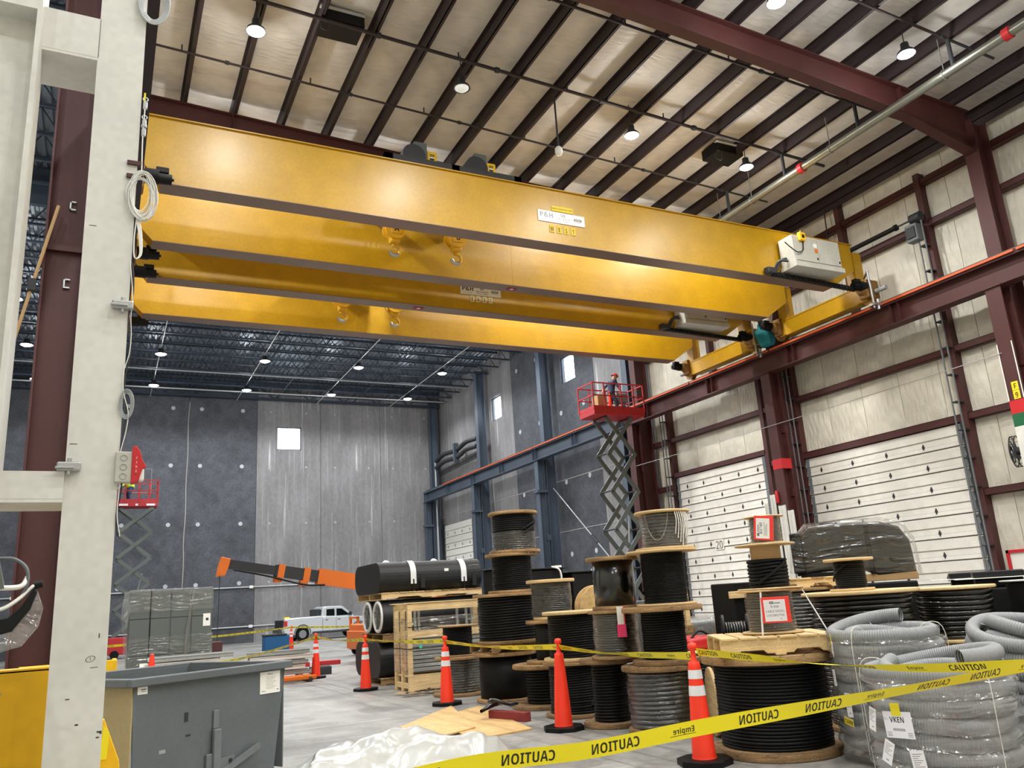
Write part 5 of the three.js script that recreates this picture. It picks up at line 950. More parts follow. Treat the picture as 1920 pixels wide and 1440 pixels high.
// ---------------------------------------------------------------- conduit coils
function coil(x, z, R, layers, tr, label, film, turn, wob) {
  const o = thing('conduit_coil', label, 'conduit coil', [x, 0, z], turn);
  const ring = (r0, y0, n, ph, amp) => { const p = [], N = 28; for (let i = 0; i <= N * n; i++) { const a = i / N * 2 * PI, t = i / (N * n); const r = r0 * (1 + amp * Math.sin(a * 1.0 + ph + t * 9) + amp * 0.6 * Math.sin(a * 3.3 + ph)); p.push(V(r * Math.cos(a), y0 + tr + t * n * tr * 1.96 + amp * 0.4 * Math.sin(a * 2 + ph) + t * amp * 1.6 * Math.sin(a + ph), r * Math.sin(a))); } return p; };
  const rows = [[R - tr, 0.02, layers, 0.3, wob], [R - 3.1 * tr, 0.03, layers - 0.6, 1.9, wob]];
  for (const [r, y, n, ph, am] of rows) {
    const L = 2 * PI * r * n, m = M.conduitRib.clone(); m.bumpMap = again(T.rib, 1, 1); m.bumpMap.repeat.set(Math.round(L / 0.019), 1); m.bumpMap.needsUpdate = true;
    part(mesh('conduit', tube(ring(r, y, n, ph, am), tr, Math.round(n * 64), 12), m, o), 'ribbed grey flexible conduit');
  }
  const H = layers * tr * 1.96;
  if (film) {
    const g = wrapShell(R + 0.02, 0.02, Math.min(H + 0.1, film), 0.014, 64, 46), p = g.attributes.position;
    for (let i = 0; i < p.count; i++) { const y = p.getY(i), k = 1 + 0.035 * Math.cos(y / (tr * 1.96) * 2 * PI) * -0.6 - (y > H - 0.05 ? 0.1 : 0) + 0.05 * (n8(Math.atan2(p.getZ(i), p.getX(i)) / 6.283 + 0.5, y) - 0.4); p.setX(i, p.getX(i) * k); p.setZ(i, p.getZ(i) * k); }
    g.computeVertexNormals(); part(mesh('plastic_wrap', g, M.filmMilky, o), 'cloudy plastic wrap');
  }
  for (const a of [0.4, 2.2, 4.4]) { const t = [V(R * 1.03 * Math.cos(a), 0.05, R * 1.03 * Math.sin(a)), V(R * 1.05 * Math.cos(a), H * 0.5, R * 1.05 * Math.sin(a)), V(R * 0.98 * Math.cos(a), H + 0.05, R * 0.98 * Math.sin(a)), V(R * 0.72 * Math.cos(a), H + 0.06, R * 0.72 * Math.sin(a)), V(R * 0.5 * Math.cos(a), H - 0.05, R * 0.5 * Math.sin(a))]; mesh('tie_cord', tube(t, 0.0035, 30, 5), M.whiteGloss, o); }
  return o;
}
coil(5.98, -4.7, 0.53, 7.4, 0.06, 'wrapped grey conduit coil nearest the viewer, with VKEN card', 0.86, 0.4, 0.025);
coil(6.54, -5.6, 0.49, 9.2, 0.06, 'taller wrapped conduit coil behind the nearest one', 1.12, 1.4, 0.03);
coil(7.45, -4.8, 0.5, 8.8, 0.06, 'loose unwrapped conduit coil at the frame edge', 0.5, 2.4, 0.05);
coil(7.2, -3.72, 0.46, 4.5, 0.055, 'low conduit coil cut off at the frame corner', 0, 0.9, 0.03);
const vken = print(256, 176, (k, w, h) => { k.fillStyle = '#eceaf0'; k.fillRect(0, 0, w, h); k.fillStyle = '#17171d'; k.textAlign = 'center'; k.font = 'bold 52px sans-serif'; k.fillText('VKEN', 124, 72); k.font = 'bold 24px sans-serif'; k.fillText('KENOSHA', 128, 128); k.fillStyle = '#777'; for (const x of [14, 200]) for (const y of [138, 150, 160]) k.fillRect(x, y, 42, 4); });
function card(label, pos, yaw, roll, w, h, m, tape_) { const o = thing('shipping_label', label, 'label', pos, yaw); o.rotation.order = 'YXZ'; o.rotation.z = roll; const p = plate('paper_card', w, h, m, o, 0.003); if (tape_) part(mesh('yellow_tape', rbx(-0.045, 0.045, h / 2 - 0.03, h / 2 + 0.06, 0.002, 0.004, 0.001), M.tapeYellow, o), 'yellow tape'); return o; }
const vm = std({ map: vken, roughness: 0.6 });
const onCoil = (cx, cz, R, da, y) => { const a = face(cx, cz) + da; return [[cx + R * Math.cos(a), y, cz + R * Math.sin(a)], PI / 2 - a]; };
{ let q = onCoil(5.98, -4.7, 0.585, 0.55, 0.5); card('white VKEN KENOSHA card with yellow tape on nearest coil', q[0], q[1] - 0.2, 0.06, 0.27, 0.185, vm, true);
  q = onCoil(6.54, -5.6, 0.555, 0.95, 0.98); card('tilted VKEN card on the taller coil', q[0], q[1] - 0.5, -0.25, 0.15, 0.12, vm, true);
  const slip = std({ map: print(96, 160, (k, w, h) => { k.fillStyle = '#eeedf0'; k.fillRect(0, 0, w, h); k.fillStyle = '#888'; for (let i = 0; i < 7; i++) k.fillRect(12, 18 + i * 12, 70 - (i % 3) * 16, 4); k.fillRect(40, 130, 26, 8); }), roughness: 0.6 });
  q = onCoil(5.98, -4.7, 0.6, 0.35, 0.24); card('narrow white packing slip low on nearest coil', q[0], q[1], 0.1, 0.1, 0.19, slip);
  q = onCoil(5.98, -4.7, 0.6, 0.75, 0.3); card('creased white packing slip beside the narrow one', q[0], q[1], -0.4, 0.09, 0.17, slip);
  q = onCoil(5.98, -4.7, 0.6, 0.95, 0.52); card('upright white slip left of the VKEN card', q[0], q[1], -0.25, 0.08, 0.17, slip);
  q = onCoil(6.54, -5.6, 0.56, 1.0, 0.72); card('white slip on the taller coil under its VKEN card', q[0], q[1] - 0.3, 0.1, 0.08, 0.14, slip);
  q = onCoil(6.54, -5.6, 0.56, 0.75, 0.5); card('white slip with blue head low on the taller coil', q[0], q[1] - 0.3, 0.05, 0.09, 0.2, slip);
  q = onCoil(6.54, -5.6, 0.56, 0.8, 0.36); card('yellow black CARR sticker on the taller coil', q[0], q[1] - 0.2, -0.12, 0.14, 0.06, std({ map: print(128, 56, (k, w, h) => { k.fillStyle = '#e3cf2c'; k.fillRect(0, 0, w, h); k.fillStyle = '#17150a'; k.font = 'bold 46px sans-serif'; k.textAlign = 'center'; k.textBaseline = 'middle'; k.fillText('CARR', 64, 30, 120); }), roughness: 0.6 }));
}
// ---------------------------------------------------------------- black tanks
function roundRect(w, h, r, n = 8) { const p = []; for (const [cx, cy, a] of [[w / 2 - r, h / 2 - r, 0], [-w / 2 + r, h / 2 - r, PI / 2], [-w / 2 + r, -h / 2 + r, PI], [w / 2 - r, -h / 2 + r, 1.5 * PI]]) for (let i = 0; i <= n; i++) { const q = a + PI / 2 * i / n; p.push([cx + r * Math.cos(q), cy + r * Math.sin(q)]); } return p; }
function tankBody(L, w, h, r) { const s = new THREE.Shape(roundRect(w, h, r).map(([x, y]) => new THREE.Vector2(x, y))); const g = new THREE.ExtrudeGeometry(s, { depth: L - 0.04, bevelEnabled: true, bevelSize: 0.015, bevelThickness: 0.02, bevelSegments: 2, curveSegments: 8 }); g.translate(0, 0, 0.02); g.rotateY(PI / 2); return uvm(g); }   // runs along +x, width along z
{
  const t = thing('steel_tank', 'black oval tank with white straps on top of the pile', 'tank', [5.4, 1.9, -18.5]);
  const b = tankBody(2.42, 1.95, 0.64, 0.28); b.translate(0, 0.32, 0); mesh('tank_shell', b, M.tank, t);
  for (const [x, a] of [[0.75, 0], [1.95, 0]]) {
    const p = []; for (let i = 0; i <= 12; i++) { const q = PI * i / 12; p.push([x, 0.36 + 0.3 * Math.sin(q) ** 0.7, 1.0 * Math.cos(q)]); }
    for (let i = 0; i < 9; i++) { }
    { const ar = [], br = []; for (let q = 0; q <= 10; q++) { const a = PI / 2 * q / 10; ar.push([0.695 + 0.3 * Math.sin(a), 0.36 + 0.3 * Math.cos(a)]); br.unshift([0.695 + 0.312 * Math.sin(a), 0.36 + 0.312 * Math.cos(a)]); }
      const g = extr([[-0.7, 0.66], ...ar, [0.995, 0.16], [1.007, 0.16], ...br, [-0.7, 0.672]], 0.13); g.rotateY(-PI / 2); g.translate(x + 0.08, 0, 0); mesh('strap_pad', g, M.stripe, t); }
    mesh('strap', bx(x + 0.0, x + 0.03, -0.02, 0.26, 1.0, 1.012), M.black, t);
    mesh('pad_tail', tube([V(x - 0.02, 0.655, -0.5), V(x - 0.15, 0.73, -0.45), V(x - 0.25, 0.665, -0.4)], 0.04, 12, 6), M.stripe, t);
  }
  for (const x of [0.98, 2.22]) mesh('support_lug', bx(x - 0.05, x + 0.05, 0.06, 0.35, 0.96, 1.0), M.tank, t);
  mesh('tank_label', bx(1.5, 1.6, 0.4, 0.46, 0.985, 0.992), M.paper, t);
  mesh('chalk_mark', [bx(2.1, 2.18, 0.5, 0.505, 0.98, 0.985), bx(2.2, 2.34, 0.51, 0.52, 0.976, 0.982)], M.chalk, t);
}
[[-17.72, 'black round tank with plastic covered end, nearer of two'], [-18.5, 'black round tank with plastic covered end, farther of two']].forEach(([z, l]) => {
  const t = thing('steel_tank', l, 'tank', [5.42, 1.4, z]);
  mesh('tank_shell', cyl(V(0, 0, 0), V(2.3, 0, 0), 0.345, 0.345, 40), M.tank, t);
  mesh('end_ring', (() => { const g = new THREE.TorusGeometry(0.3, 0.035, 8, 36); g.rotateY(PI / 2); g.translate(-0.01, 0, 0); return g; })(), M.stripe, t);
  const d = new THREE.CircleGeometry(0.3, 36); d.rotateY(-PI / 2); d.translate(-0.02, 0, 0); mesh('plastic_cover', d, M.film, t);
  mesh('end_web', [bar(V(-0.01, -0.25, -0.1), V(-0.01, 0.25, 0.1), 0.03), bar(V(-0.01, -0.1, 0.26), V(-0.01, 0.1, -0.26), 0.03), cyl(V(-0.02, 0, 0), V(0.0, 0, 0), 0.07)], M.grey, t);
});
{
  const t = thing('steel_tank', 'black oval tank lowest in the pile', 'tank', [5.4, 0.15, -18.55]);
  const b = tankBody(2.4, 1.9, 0.71, 0.3); b.translate(0, 0.355, 0); mesh('tank_shell', b, M.tank, t);
  const u = thing('steel_tank', 'black oval tank lying behind the crate top', 'tank', [6.4, 1.06, -19.9]); const c = tankBody(2.4, 0.9, 0.66, 0.3); c.translate(0, 0.33, 0); mesh('tank_shell', c, M.tank, u); mesh('cradle', bx(0.2, 2.2, -1.06, 0.02, -0.3, 0.3), M.woodGrey, u);
}
pallet(6.6, 1.748, -18.4, 2.35, 1.9, 0.15, 'long pallet under the top tank', 0, M.wood);
pallet(6.55, 0.87, -18.3, 2.2, 1.6, 0.18, 'pallet under the two round tanks', 0, M.woodGrey);
pallet(6.6, 0, -18.4, 2.35, 1.6, 0.148, 'pallet on the floor under the lowest tank', 0, M.woodGrey);
{ // open timber crate with galvanised shelves
  const o = thing('timber_crate', 'open timber crate of galvanised parts wrapped in plastic', 'crate', [5.42, 0, -15.72]);
  const L = 1.75, D = 0.8, H = 1.63;
  for (const [x, z] of [[0, 0], [L, 0], [0, -D], [L, -D], [0.0, -D * 0.5]]) mesh('post', rbx(x - 0.045, x + 0.045, 0, H - 0.02, z - 0.04, z + 0.04, 0.005), M.wood, o);
  for (const [y0, y1] of [[0.02, 0.28], [H - 0.14, H], [0.98, 1.1]]) { mesh('rail', rbx(0.045, L - 0.045, y0, y1, 0, 0.03, 0.005), M.wood, o); mesh('rail', rbx(0.04, L - 0.04, y0, y1, -D - 0.03, -D, 0.005), M.wood, o); }
  for (const y of [0.06, H - 0.1]) mesh('end_rail', rbx(-0.03, 0, y, y + 0.1, -D, 0, 0.005), M.wood, o);
  mesh('top_board', [rbx(-0.12, L + 0.06, H, H + 0.02, -0.1, 0.05, 0.004)], M.wood, o); mesh('top_board', rbx(-0.12, L + 0.06, H, H + 0.02, -D - 0.05, -D + 0.1, 0.004), M.wood, o);
  mesh('floor_board', rbx(0, L, 0.26, 0.3, -D + 0.03, -0.03, 0.005), M.wood, o);
  for (let i = 0; i < 9; i++) part(mesh('shelf_part', rbx(0.08, L - 0.08, 0.36 + i * 0.075, 0.42 + i * 0.075, -D + 0.08, -0.06 - 0.015 * (i % 3), 0.006), M.galv, o), 'galvanised shelf part');
  for (const x of [0.2, 0.28, 1.1, 1.3, 1.42, 1.65]) mesh('upright_part', rbx(x - 0.02, x + 0.02, 1.05, 1.5, -0.25, -0.2, 0.004), M.galv, o);
  part(mesh('plastic_wrap', rbx(-0.055, L + 0.055, 0.34, 1.36, -D - 0.05, 0.055, 0.03, 3), M.film, o), 'clear plastic wrap');
  mesh('band', [bx(-0.06, L + 0.06, 0.78, 0.795, 0.056, 0.06), bx(-0.062, -0.058, 0.78, 0.795, -D, 0.06), bx(-0.06, 0.3, 1.18, 1.195, 0.056, 0.06)], M.black, o);
  mesh('teal_sticker', cyl(V(0.2, 0.82, 0.056), V(0.2, 0.82, 0.062), 0.035), std({ color: '#3fbfa6', roughness: 0.5 }), o);
  const p = thing('packing_paper', 'crumpled brown paper strips by the crate foot', 'paper', [5.32, 0, -15.2]);
  for (let i = 0; i < 5; i++) { const q = new THREE.PlaneGeometry(0.45, 0.14, 8, 3); q.rotateX(-PI / 2); const a = q.attributes.position; for (let k = 0; k < a.count; k++) a.setY(k, 0.02 + 0.05 * n16(a.getX(k) + i * 0.3, a.getZ(k))); q.computeVertexNormals(); q.rotateY(rr(-0.6, 0.6)); q.translate(rr(-0.3, 0.5), 0.01 * i, rr(-0.15, 0.25)); mesh('paper_strip', q, std({ color: '#a98d68', roughness: 0.9, side: THREE.DoubleSide }), p); }
}
// black steel bins of the back row
[[5.6, 6.35, 2.2, -15.4, 'narrow black steel bin behind the tallest reel stack'], [7.7, 8.55, 2.15, -15.3, 'black steel bin with a white cord behind the tallest stack'], [8.85, 9.55, 2.05, -15.2, 'black steel bin behind the bagged reel']].forEach(([a, b, h, z, l], i) => {
  const t = i === 0 ? [7.25, 7.8] : i === 1 ? [7.95, 8.7] : [a, b];
  const o = thing('steel_bin', l, 'bin', [0, 0, z]);
  mesh('bin_body', rbx(t[0], t[1], 0, h, -0.8, 0, 0.03), M.black, o);
  mesh('bin_rim', rbx(t[0] - 0.05, t[1] + 0.05, h, h + 0.03, -0.85, 0.05, 0.01), M.black, o);
  if (i === 1) mesh('cord', tube([V(8.4, h + 0.05, 0.04), V(8.55, h - 0.02, 0.1), V(8.6, h - 0.5, 0.08)], 0.02, 16, 6), M.whiteGloss, o);
  mesh('white_clip', bx(t[1] - 0.2, t[1] - 0.05, h + 0.03, h + 0.07, -0.05, 0.03), M.paper, o);
});
{ // timber frames, trusses and a red bag in the background
  const o = thing('open_crate', 'small timber crate frame in front of dock door 20', 'crate', [7.6, 0, -10.35]);
  mesh('frame_rail', rbx(-0.35, 0.4, 1.52, 1.6, -0.04, 0.04, 0.005), M.wood, o); mesh('frame_post', rbx(0.32, 0.4, 1.0, 1.6, -0.04, 0.04, 0.005), M.wood, o); mesh('frame_post', rbx(-0.35, -0.27, 0, 1.6, -0.04, 0.04, 0.005), M.wood, o);
  mesh('body', rbx(-0.3, 0.3, 0, 1.45, -0.5, -0.06, 0.02), M.grey, o); mesh('front_board', rbx(-0.4, 0.45, 0.92, 1.05, 0.0, 0.05, 0.005), M.woodGrey, o);
  const b = thing('wrapped_bundle', 'plastic wrapped pipe bundle with timber trusses', 'bundle', [9.0, 0, -10.6]);
  mesh('bundle_body', rbx(-0.9, 0.9, 0.6, 1.1, -0.7, 0.0, 0.08, 3), M.galv, b); part(mesh('plastic_wrap', rbx(-0.93, 0.93, 0.57, 1.14, -0.73, 0.03, 0.09, 3), M.filmMilky, b), 'cloudy plastic wrap');
  for (const x of [-0.35, 0.2]) mesh('truss', [bar(V(x, 0.62, 0.05), V(x + 0.14, 1.2, 0.05), 0.05), bar(V(x + 0.28, 0.62, 0.05), V(x + 0.14, 1.2, 0.05), 0.05), bar(V(x + 0.14, 0.62, 0.05), V(x + 0.14, 1.2, 0.05), 0.05)], M.wood, b);
  mesh('trestle', [bx(-0.8, -0.7, 0, 0.6, -0.6, -0.1), bx(0.7, 0.8, 0, 0.6, -0.6, -0.1)], M.woodGrey, b);
  const r = thing('red_bag', 'red bag squeezed beside the black metal reel', 'bag', [7.3, 0.78, -9.3]);
  const g = rbx(-0.28, 0.28, 0, 0.17, -0.16, 0.16, 0.06, 4); const p = g.attributes.position; for (let i = 0; i < p.count; i++) p.setY(i, p.getY(i) * (0.8 + 0.4 * n8(p.getX(i) + 0.5, p.getZ(i)))); g.computeVertexNormals(); mesh('bag_body', g, M.red, r); mesh('bag_strap', tube([V(-0.2, 0.15, 0.1), V(-0.05, 0.24, 0.1), V(0.15, 0.16, 0.1)], 0.015, 14, 6), M.black, r);
  reel(7.3, 0, -9.3, 0.78, { fb: 0.5, ft: 0.52, dr: 0.4, cd: 0.04, gloss: true, th: 0.03, wood: M.wood }, 'background reel under the red bag');
  const s = thing('steel_bin', 'black steel bin under a timber rail behind the half empty reel', 'bin', [8.35, 0, -9.7]); mesh('bin_body', rbx(0, 0.6, 0, 1.62, -0.5, 0, 0.02), M.black, s); mesh('timber_rail', rbx(-0.1, 0.5, 1.4, 1.5, 0.01, 0.06, 0.005), M.wood, s);
}
{ // wrapped black moulding on its support, black trays and cylinder by the dock door
  const o = thing('wrapped_tank', 'black moulded tank wrapped in clear plastic, high', 'tank', [9.33, 1.62, -8.3], -0.84);
  const g = extr([[-0.72, 0.06], [-0.68, 0.5], [-0.5, 0.66], [-0.2, 0.68], [0.4, 0.66], [0.62, 0.58], [0.72, 0.4], [0.74, 0.02], [0.3, 0.0], [0.1, 0.1], [-0.4, 0.1]], 0.5, 0.03); g.translate(0, 0, -0.4); mesh('tank_shell', g, M.blackGloss, o);
  mesh('tank_fin', rbx(-0.78, -0.62, 0.06, 0.62, 0.0, 0.2, 0.03), M.black, o); mesh('tank_rib', rbx(0.2, 0.26, 0.0, 0.66, 0.1, 0.16, 0.01), M.black, o);
  const w = extr([[-0.8, 0.1], [-0.76, 0.5], [-0.55, 0.71], [0.42, 0.71], [0.68, 0.62], [0.78, 0.42], [0.8, 0.0], [0.3, 0.05], [-0.3, 0.14]], 0.62, 0.03); w.translate(0, 0, -0.44); part(mesh('plastic_wrap', w, M.film, o), 'clear plastic wrap');
  mesh('top_knob', cyl(V(-0.25, 0.7, -0.1), V(-0.25, 0.74, -0.1), 0.14, 0.12), M.black, o);
  mesh('skid_board', rbx(-0.1, 0.78, -0.1, 0.0, -0.3, 0.12, 0.01), M.card, o); mesh('skid_board', rbx(-0.7, -0.2, -0.12, 0.06, -0.3, 0.12, 0.01), M.black, o);
  const c = thing('support_crate', 'dark crate carrying the wrapped tank', 'crate', [9.33, 0, -8.3], -0.84); mesh('crate_body', rbx(-0.75, 0.75, 0, 1.5, -0.4, 0.2, 0.02), M.black, c);
  for (const [x, z, w2, l] of [[10.35, -6.95, 0.9, 'black tray stack left of the window'], [11.15, -6.05, 0.9, 'black tray stack nearest the window'], [11.1, -7.8, 1.0, 'black tray stack behind the others by the dock door']]) {
    const t = thing('tray_stack', l, 'tray', [x, 0, z], -0.9); mesh('tray_body', rbx(-w2 / 2, w2 / 2, 0, 1.36, -0.3, 0.3, 0.03), M.black, t); mesh('paper_sheet', rbx(-w2 / 2 - 0.05, w2 / 2 + 0.05, 1.47, 1.48, -0.33, 0.33, 0.003), M.paper, t); mesh('lid', rbx(-w2 * 0.3, w2 * 0.3, 1.36, 1.47, -0.2, 0.2, 0.02), M.black, t); mesh('tray_lid', rbx(-w2 * 0.32, w2 * 0.32, 1.48, 1.56, -0.22, 0.22, 0.02), M.black, t);
  }
  const y = thing('plastic_drum', 'tall smooth black drum behind the loose conduit coil', 'drum', [9.72, 0, -6.12]); mesh('drum_body', lathe([[0, 0], [0.26, 0], [0.27, 0.03], [0.27, 1.4], [0.25, 1.42], [0, 1.42]], 36), M.rubber, y); mesh('white_sheet', lathe([[0, 1.425], [0.33, 1.425], [0.34, 1.44], [0, 1.445]], 30), M.paper, y);
}
// white corner posts leaning at the middle column
[[20.1, -21.05, 4.2, 0.12, 'slim white post nearest dock door 20'], [20.1, -20.72, 4.45, 0.16, 'tallest white post leaning by the middle column'], [20.1, -20.35, 4.05, 0.26, 'broad white panel leaning beside the tallest post'], [20.1, -20.0, 3.85, 0.2, 'white panel nearest the second dock door']].forEach(([x, z, h, w, l]) => { const o = thing('white_post', l, 'post', [x, 0, z]); mesh('post_body', [bx(-0.02, 0, 0, h, -w / 2, w / 2), bx(-0.1, 0, 0, h, -w / 2, -w / 2 + 0.015), bx(-0.1, 0, 0, h, w / 2 - 0.015, w / 2)], M.white, o); });
{
  const o = thing('fire_extinguisher', 'red cylinder fixed on the middle column', 'extinguisher', [20.5, 4.2, -20.98]); mesh('cylinder', lathe([[0, 0], [0.06, 0.01], [0.06, 0.36], [0.03, 0.42], [0, 0.43]], 16), M.red, o); mesh('bracket', bx(0.02, 0.06, 0.1, 0.14, -0.06, 0.06), M.dark, o);
  const f = thing('wall_fan', 'round caged wall fan on the F 9 column', 'fan', [21.15, 4.5, -13.05]);
  const rings = []; for (const [r, x] of [[0.4, 0], [0.4, 0.12], [0.28, -0.04], [0.14, -0.05]]) { const t = new THREE.TorusGeometry(r, 0.014, 6, 36); t.rotateY(PI / 2); t.translate(x, 0, 0); rings.push(t); }
  for (let k = 0; k < 16; k++) { const a = k / 16 * 2 * PI; rings.push(tube([V(-0.05, 0.05 * Math.sin(a), 0.05 * Math.cos(a)), V(-0.04, 0.28 * Math.sin(a), 0.28 * Math.cos(a)), V(0, 0.4 * Math.sin(a), 0.4 * Math.cos(a)), V(0.12, 0.4 * Math.sin(a), 0.4 * Math.cos(a))], 0.006, 10, 5)); }
  const cg = mesh('fan_cage', rings, M.dark, f); mesh('fan_motor', [cyl(V(0.02, 0, 0), V(0.25, 0, 0), 0.1), bar(V(0.2, 0, 0.05), V(0.2, 0, 0.45), 0.06)], M.dark, f);
  for (let k = 0; k < 3; k++) { const a = k / 3 * 2 * PI, b = new THREE.BoxGeometry(0.015, 0.34, 0.14); b.rotateY(0.4); b.translate(0.04, 0.19, 0); b.rotateX(a); mesh('fan_blade', b, M.grey, f); }
  f.rotation.y = -1.22;
}
// long thin wire along the dock wall
tag(mesh('guide_wire', tube(sag(V(20.5, 6.85, -29), V(20.5, 6.95, -12.4), 0.05), 0.012, 40, 5), M.galv), 'thin wire stretched along the dock doors', 'wire');
// ---------------------------------------------------------------- people
function person(parentPos, turn, label, J, cols) {          // J: name -> [x, y, z, r]; one continuous body
  const B = [['head', 'neck', 2], ['neck', 'chest', 1], ['chest', 'hip', 1], ['shL', 'elL', 1], ['elL', 'haL', 2], ['shR', 'elR', 1], ['elR', 'haR', 2], ['chest', 'shL', 1], ['chest', 'shR', 1], ['hip', 'knL', 3], ['knL', 'anL', 3], ['hip', 'knR', 3], ['knR', 'anR', 3], ['anL', 'toL', 4], ['anR', 'toR', 4]];
  const S = 2.0, N = 84, mc = new MarchingCubes(N, new THREE.MeshBasicMaterial(), false, false, 120000); mc.isolation = 0;
  const cap = (p, a, b) => { const dx = b[0] - a[0], dy = b[1] - a[1], dz = b[2] - a[2], t = Math.max(0, Math.min(1, ((p[0] - a[0]) * dx + (p[1] - a[1]) * dy + (p[2] - a[2]) * dz) / (dx * dx + dy * dy + dz * dz + 1e-9))); return Math.hypot(p[0] - a[0] - dx * t, p[1] - a[1] - dy * t, p[2] - a[2] - dz * t) - (a[3] + (b[3] - a[3]) * t); };
  const field = (p) => { let d = 9; for (const [a, b] of B) { const k = cap(p, J[a], J[b]), h = Math.max(0, 0.035 - Math.abs(d - k)) / 0.035; d = Math.min(d, k) - h * h * 0.035 * 0.25; } return d; };
  for (let k = 0; k < N; k++) for (let j = 0; j < N; j++) for (let i = 0; i < N; i++) { const p = [((i - N / 2) / (N / 2)) * S / 2, ((j - N / 2) / (N / 2)) * S / 2 + 0.9, ((k - N / 2) / (N / 2)) * S / 2]; mc.field[i + j * N + k * N * N] = -field(p); }
  mc.update();
  const n = mc.count, P = new Float32Array(n * 3), Nn = new Float32Array(n * 3), C = new Float32Array(n * 3);
  for (let i = 0; i < n; i++) {
    const p = [mc.positionArray[3 * i] * S / 2, mc.positionArray[3 * i + 1] * S / 2 + 0.9, mc.positionArray[3 * i + 2] * S / 2]; P.set(p, 3 * i); Nn.set([mc.normalArray[3 * i], mc.normalArray[3 * i + 1], mc.normalArray[3 * i + 2]], 3 * i);
    let bd = 9, bc = 0; for (const [a, b, c] of B) { const d = cap(p, J[a], J[b]); if (d < bd) { bd = d; bc = c; } } C.set(cols[bc], 3 * i);
  }
  const g = new THREE.BufferGeometry(); g.setAttribute('position', new THREE.BufferAttribute(P, 3)); g.setAttribute('normal', new THREE.BufferAttribute(Nn, 3)); g.setAttribute('color', new THREE.BufferAttribute(C, 3)); g.computeVertexNormals();
  const o = thing('person', label, 'person', parentPos, turn); mesh('body', g, std({ vertexColors: true, roughness: 0.8 }), o);
  return o;
}
const skin = [0.45, 0.24, 0.16];
// ---------------------------------------------------------------- scissor lifts
function scissorLift(pos, turn, label, py, L, D, lev, hw, arms, base) {
  const o = thing('scissor_lift', label, 'scissor lift', pos, turn);
  const pl = mesh('platform', [rbx(-L / 2, L / 2, py - 0.22, py, -D / 2, D / 2, 0.02), bx(-L / 2 - 0.02, L / 2 + 0.02, py - 0.02, py + 0.15, D / 2 - 0.02, D / 2), bx(-L / 2 - 0.02, L / 2 + 0.02, py - 0.02, py + 0.15, -D / 2, -D / 2 + 0.02), bx(-L / 2, -L / 2 + 0.02, py, py + 0.15, -D / 2, D / 2), bx(L / 2 - 0.02, L / 2, py, py + 0.15, -D / 2, D / 2)], M.liftRed, o);
  const rails = []; for (const y of [py + 0.58, py + 1.1]) for (const z of [-D / 2, D / 2]) rails.push(bar(V(-L / 2, y, z), V(L / 2, y, z), 0.045)); for (const y of [py + 0.58, py + 1.1]) for (const x of [-L / 2, L / 2]) rails.push(bar(V(x, y, -D / 2), V(x, y, D / 2), 0.045));
  for (const x of [-L / 2, -L / 2 + L * 0.22, 0.05 * L, L * 0.3, L / 2]) for (const z of [-D / 2, D / 2]) rails.push(bar(V(x, py, z), V(x, py + 1.1, z), 0.045));
  mesh('guard_rail', rails, M.liftRed, o);
  const dy = (py - 0.25 - base) / lev;
  for (let i = 0; i < lev; i++) for (const z of [-D / 2 + 0.15, D / 2 - 0.15]) for (const s of [-1, 1]) mesh('scissor_arm', bar(V(-s * hw, base + i * dy, z + s * 0.04), V(s * hw, base + (i + 1) * dy, z + s * 0.04), 0.06, 0.17), M.cabinetDark, o);
  for (let i = 0; i <= lev; i++) for (const s of [-1, 1]) mesh('pivot_shaft', cyl(V(s * hw, base + i * dy, -D / 2 + 0.1), V(s * hw, base + i * dy, D / 2 - 0.1), 0.035), M.dark, o);
  part(mesh('lift_cylinder', [cyl(V(-hw * 0.5, base + 0.8, 0), V(hw * 0.4, base + 1.9, 0), 0.07), cyl(V(hw * 0.2, base + 1.65, 0), V(hw * 0.55, base + dy * 2.4, 0), 0.04)], M.steel, o), 'steel hydraulic cylinder');
  const ch = mesh('chassis', rbx(-L / 2 + 0.05, L / 2 - 0.05, 0.2, base, -D / 2, D / 2, 0.04), M.liftRed, o);
  for (const x of [-L / 2 + 0.35, L / 2 - 0.35]) for (const z of [-D / 2, D / 2]) mesh('wheel', cyl(V(x, 0.2, z - 0.1), V(x, 0.2, z + 0.1), 0.2, 0.2, 20), M.rubber, ch);
  return o;
}
const lr = scissorLift([18.55, 0, -27.55], 0, 'red scissor lift raised beside the runway beam', 8.78, 2.45, 1.15, 5, 0.62, 0, 1.0);
mesh('control_panel', [rbx(0.5, 1.05, 9.35, 9.75, -0.5, -0.3, 0.03), rbx(0.6, 0.8, 8.8, 9.2, -0.4, -0.1, 0.03)], M.grey, lr);
tag(mesh('cardboard_box', rbx(17.75, 18.2, 8.79, 9.45, -27.75, -27.3, 0.01), M.card), 'cardboard box on the raised red lift', 'box');
cone(18.3, -27.25, 'orange cone standing on the raised lift', false, 0.78, 8.785, true);
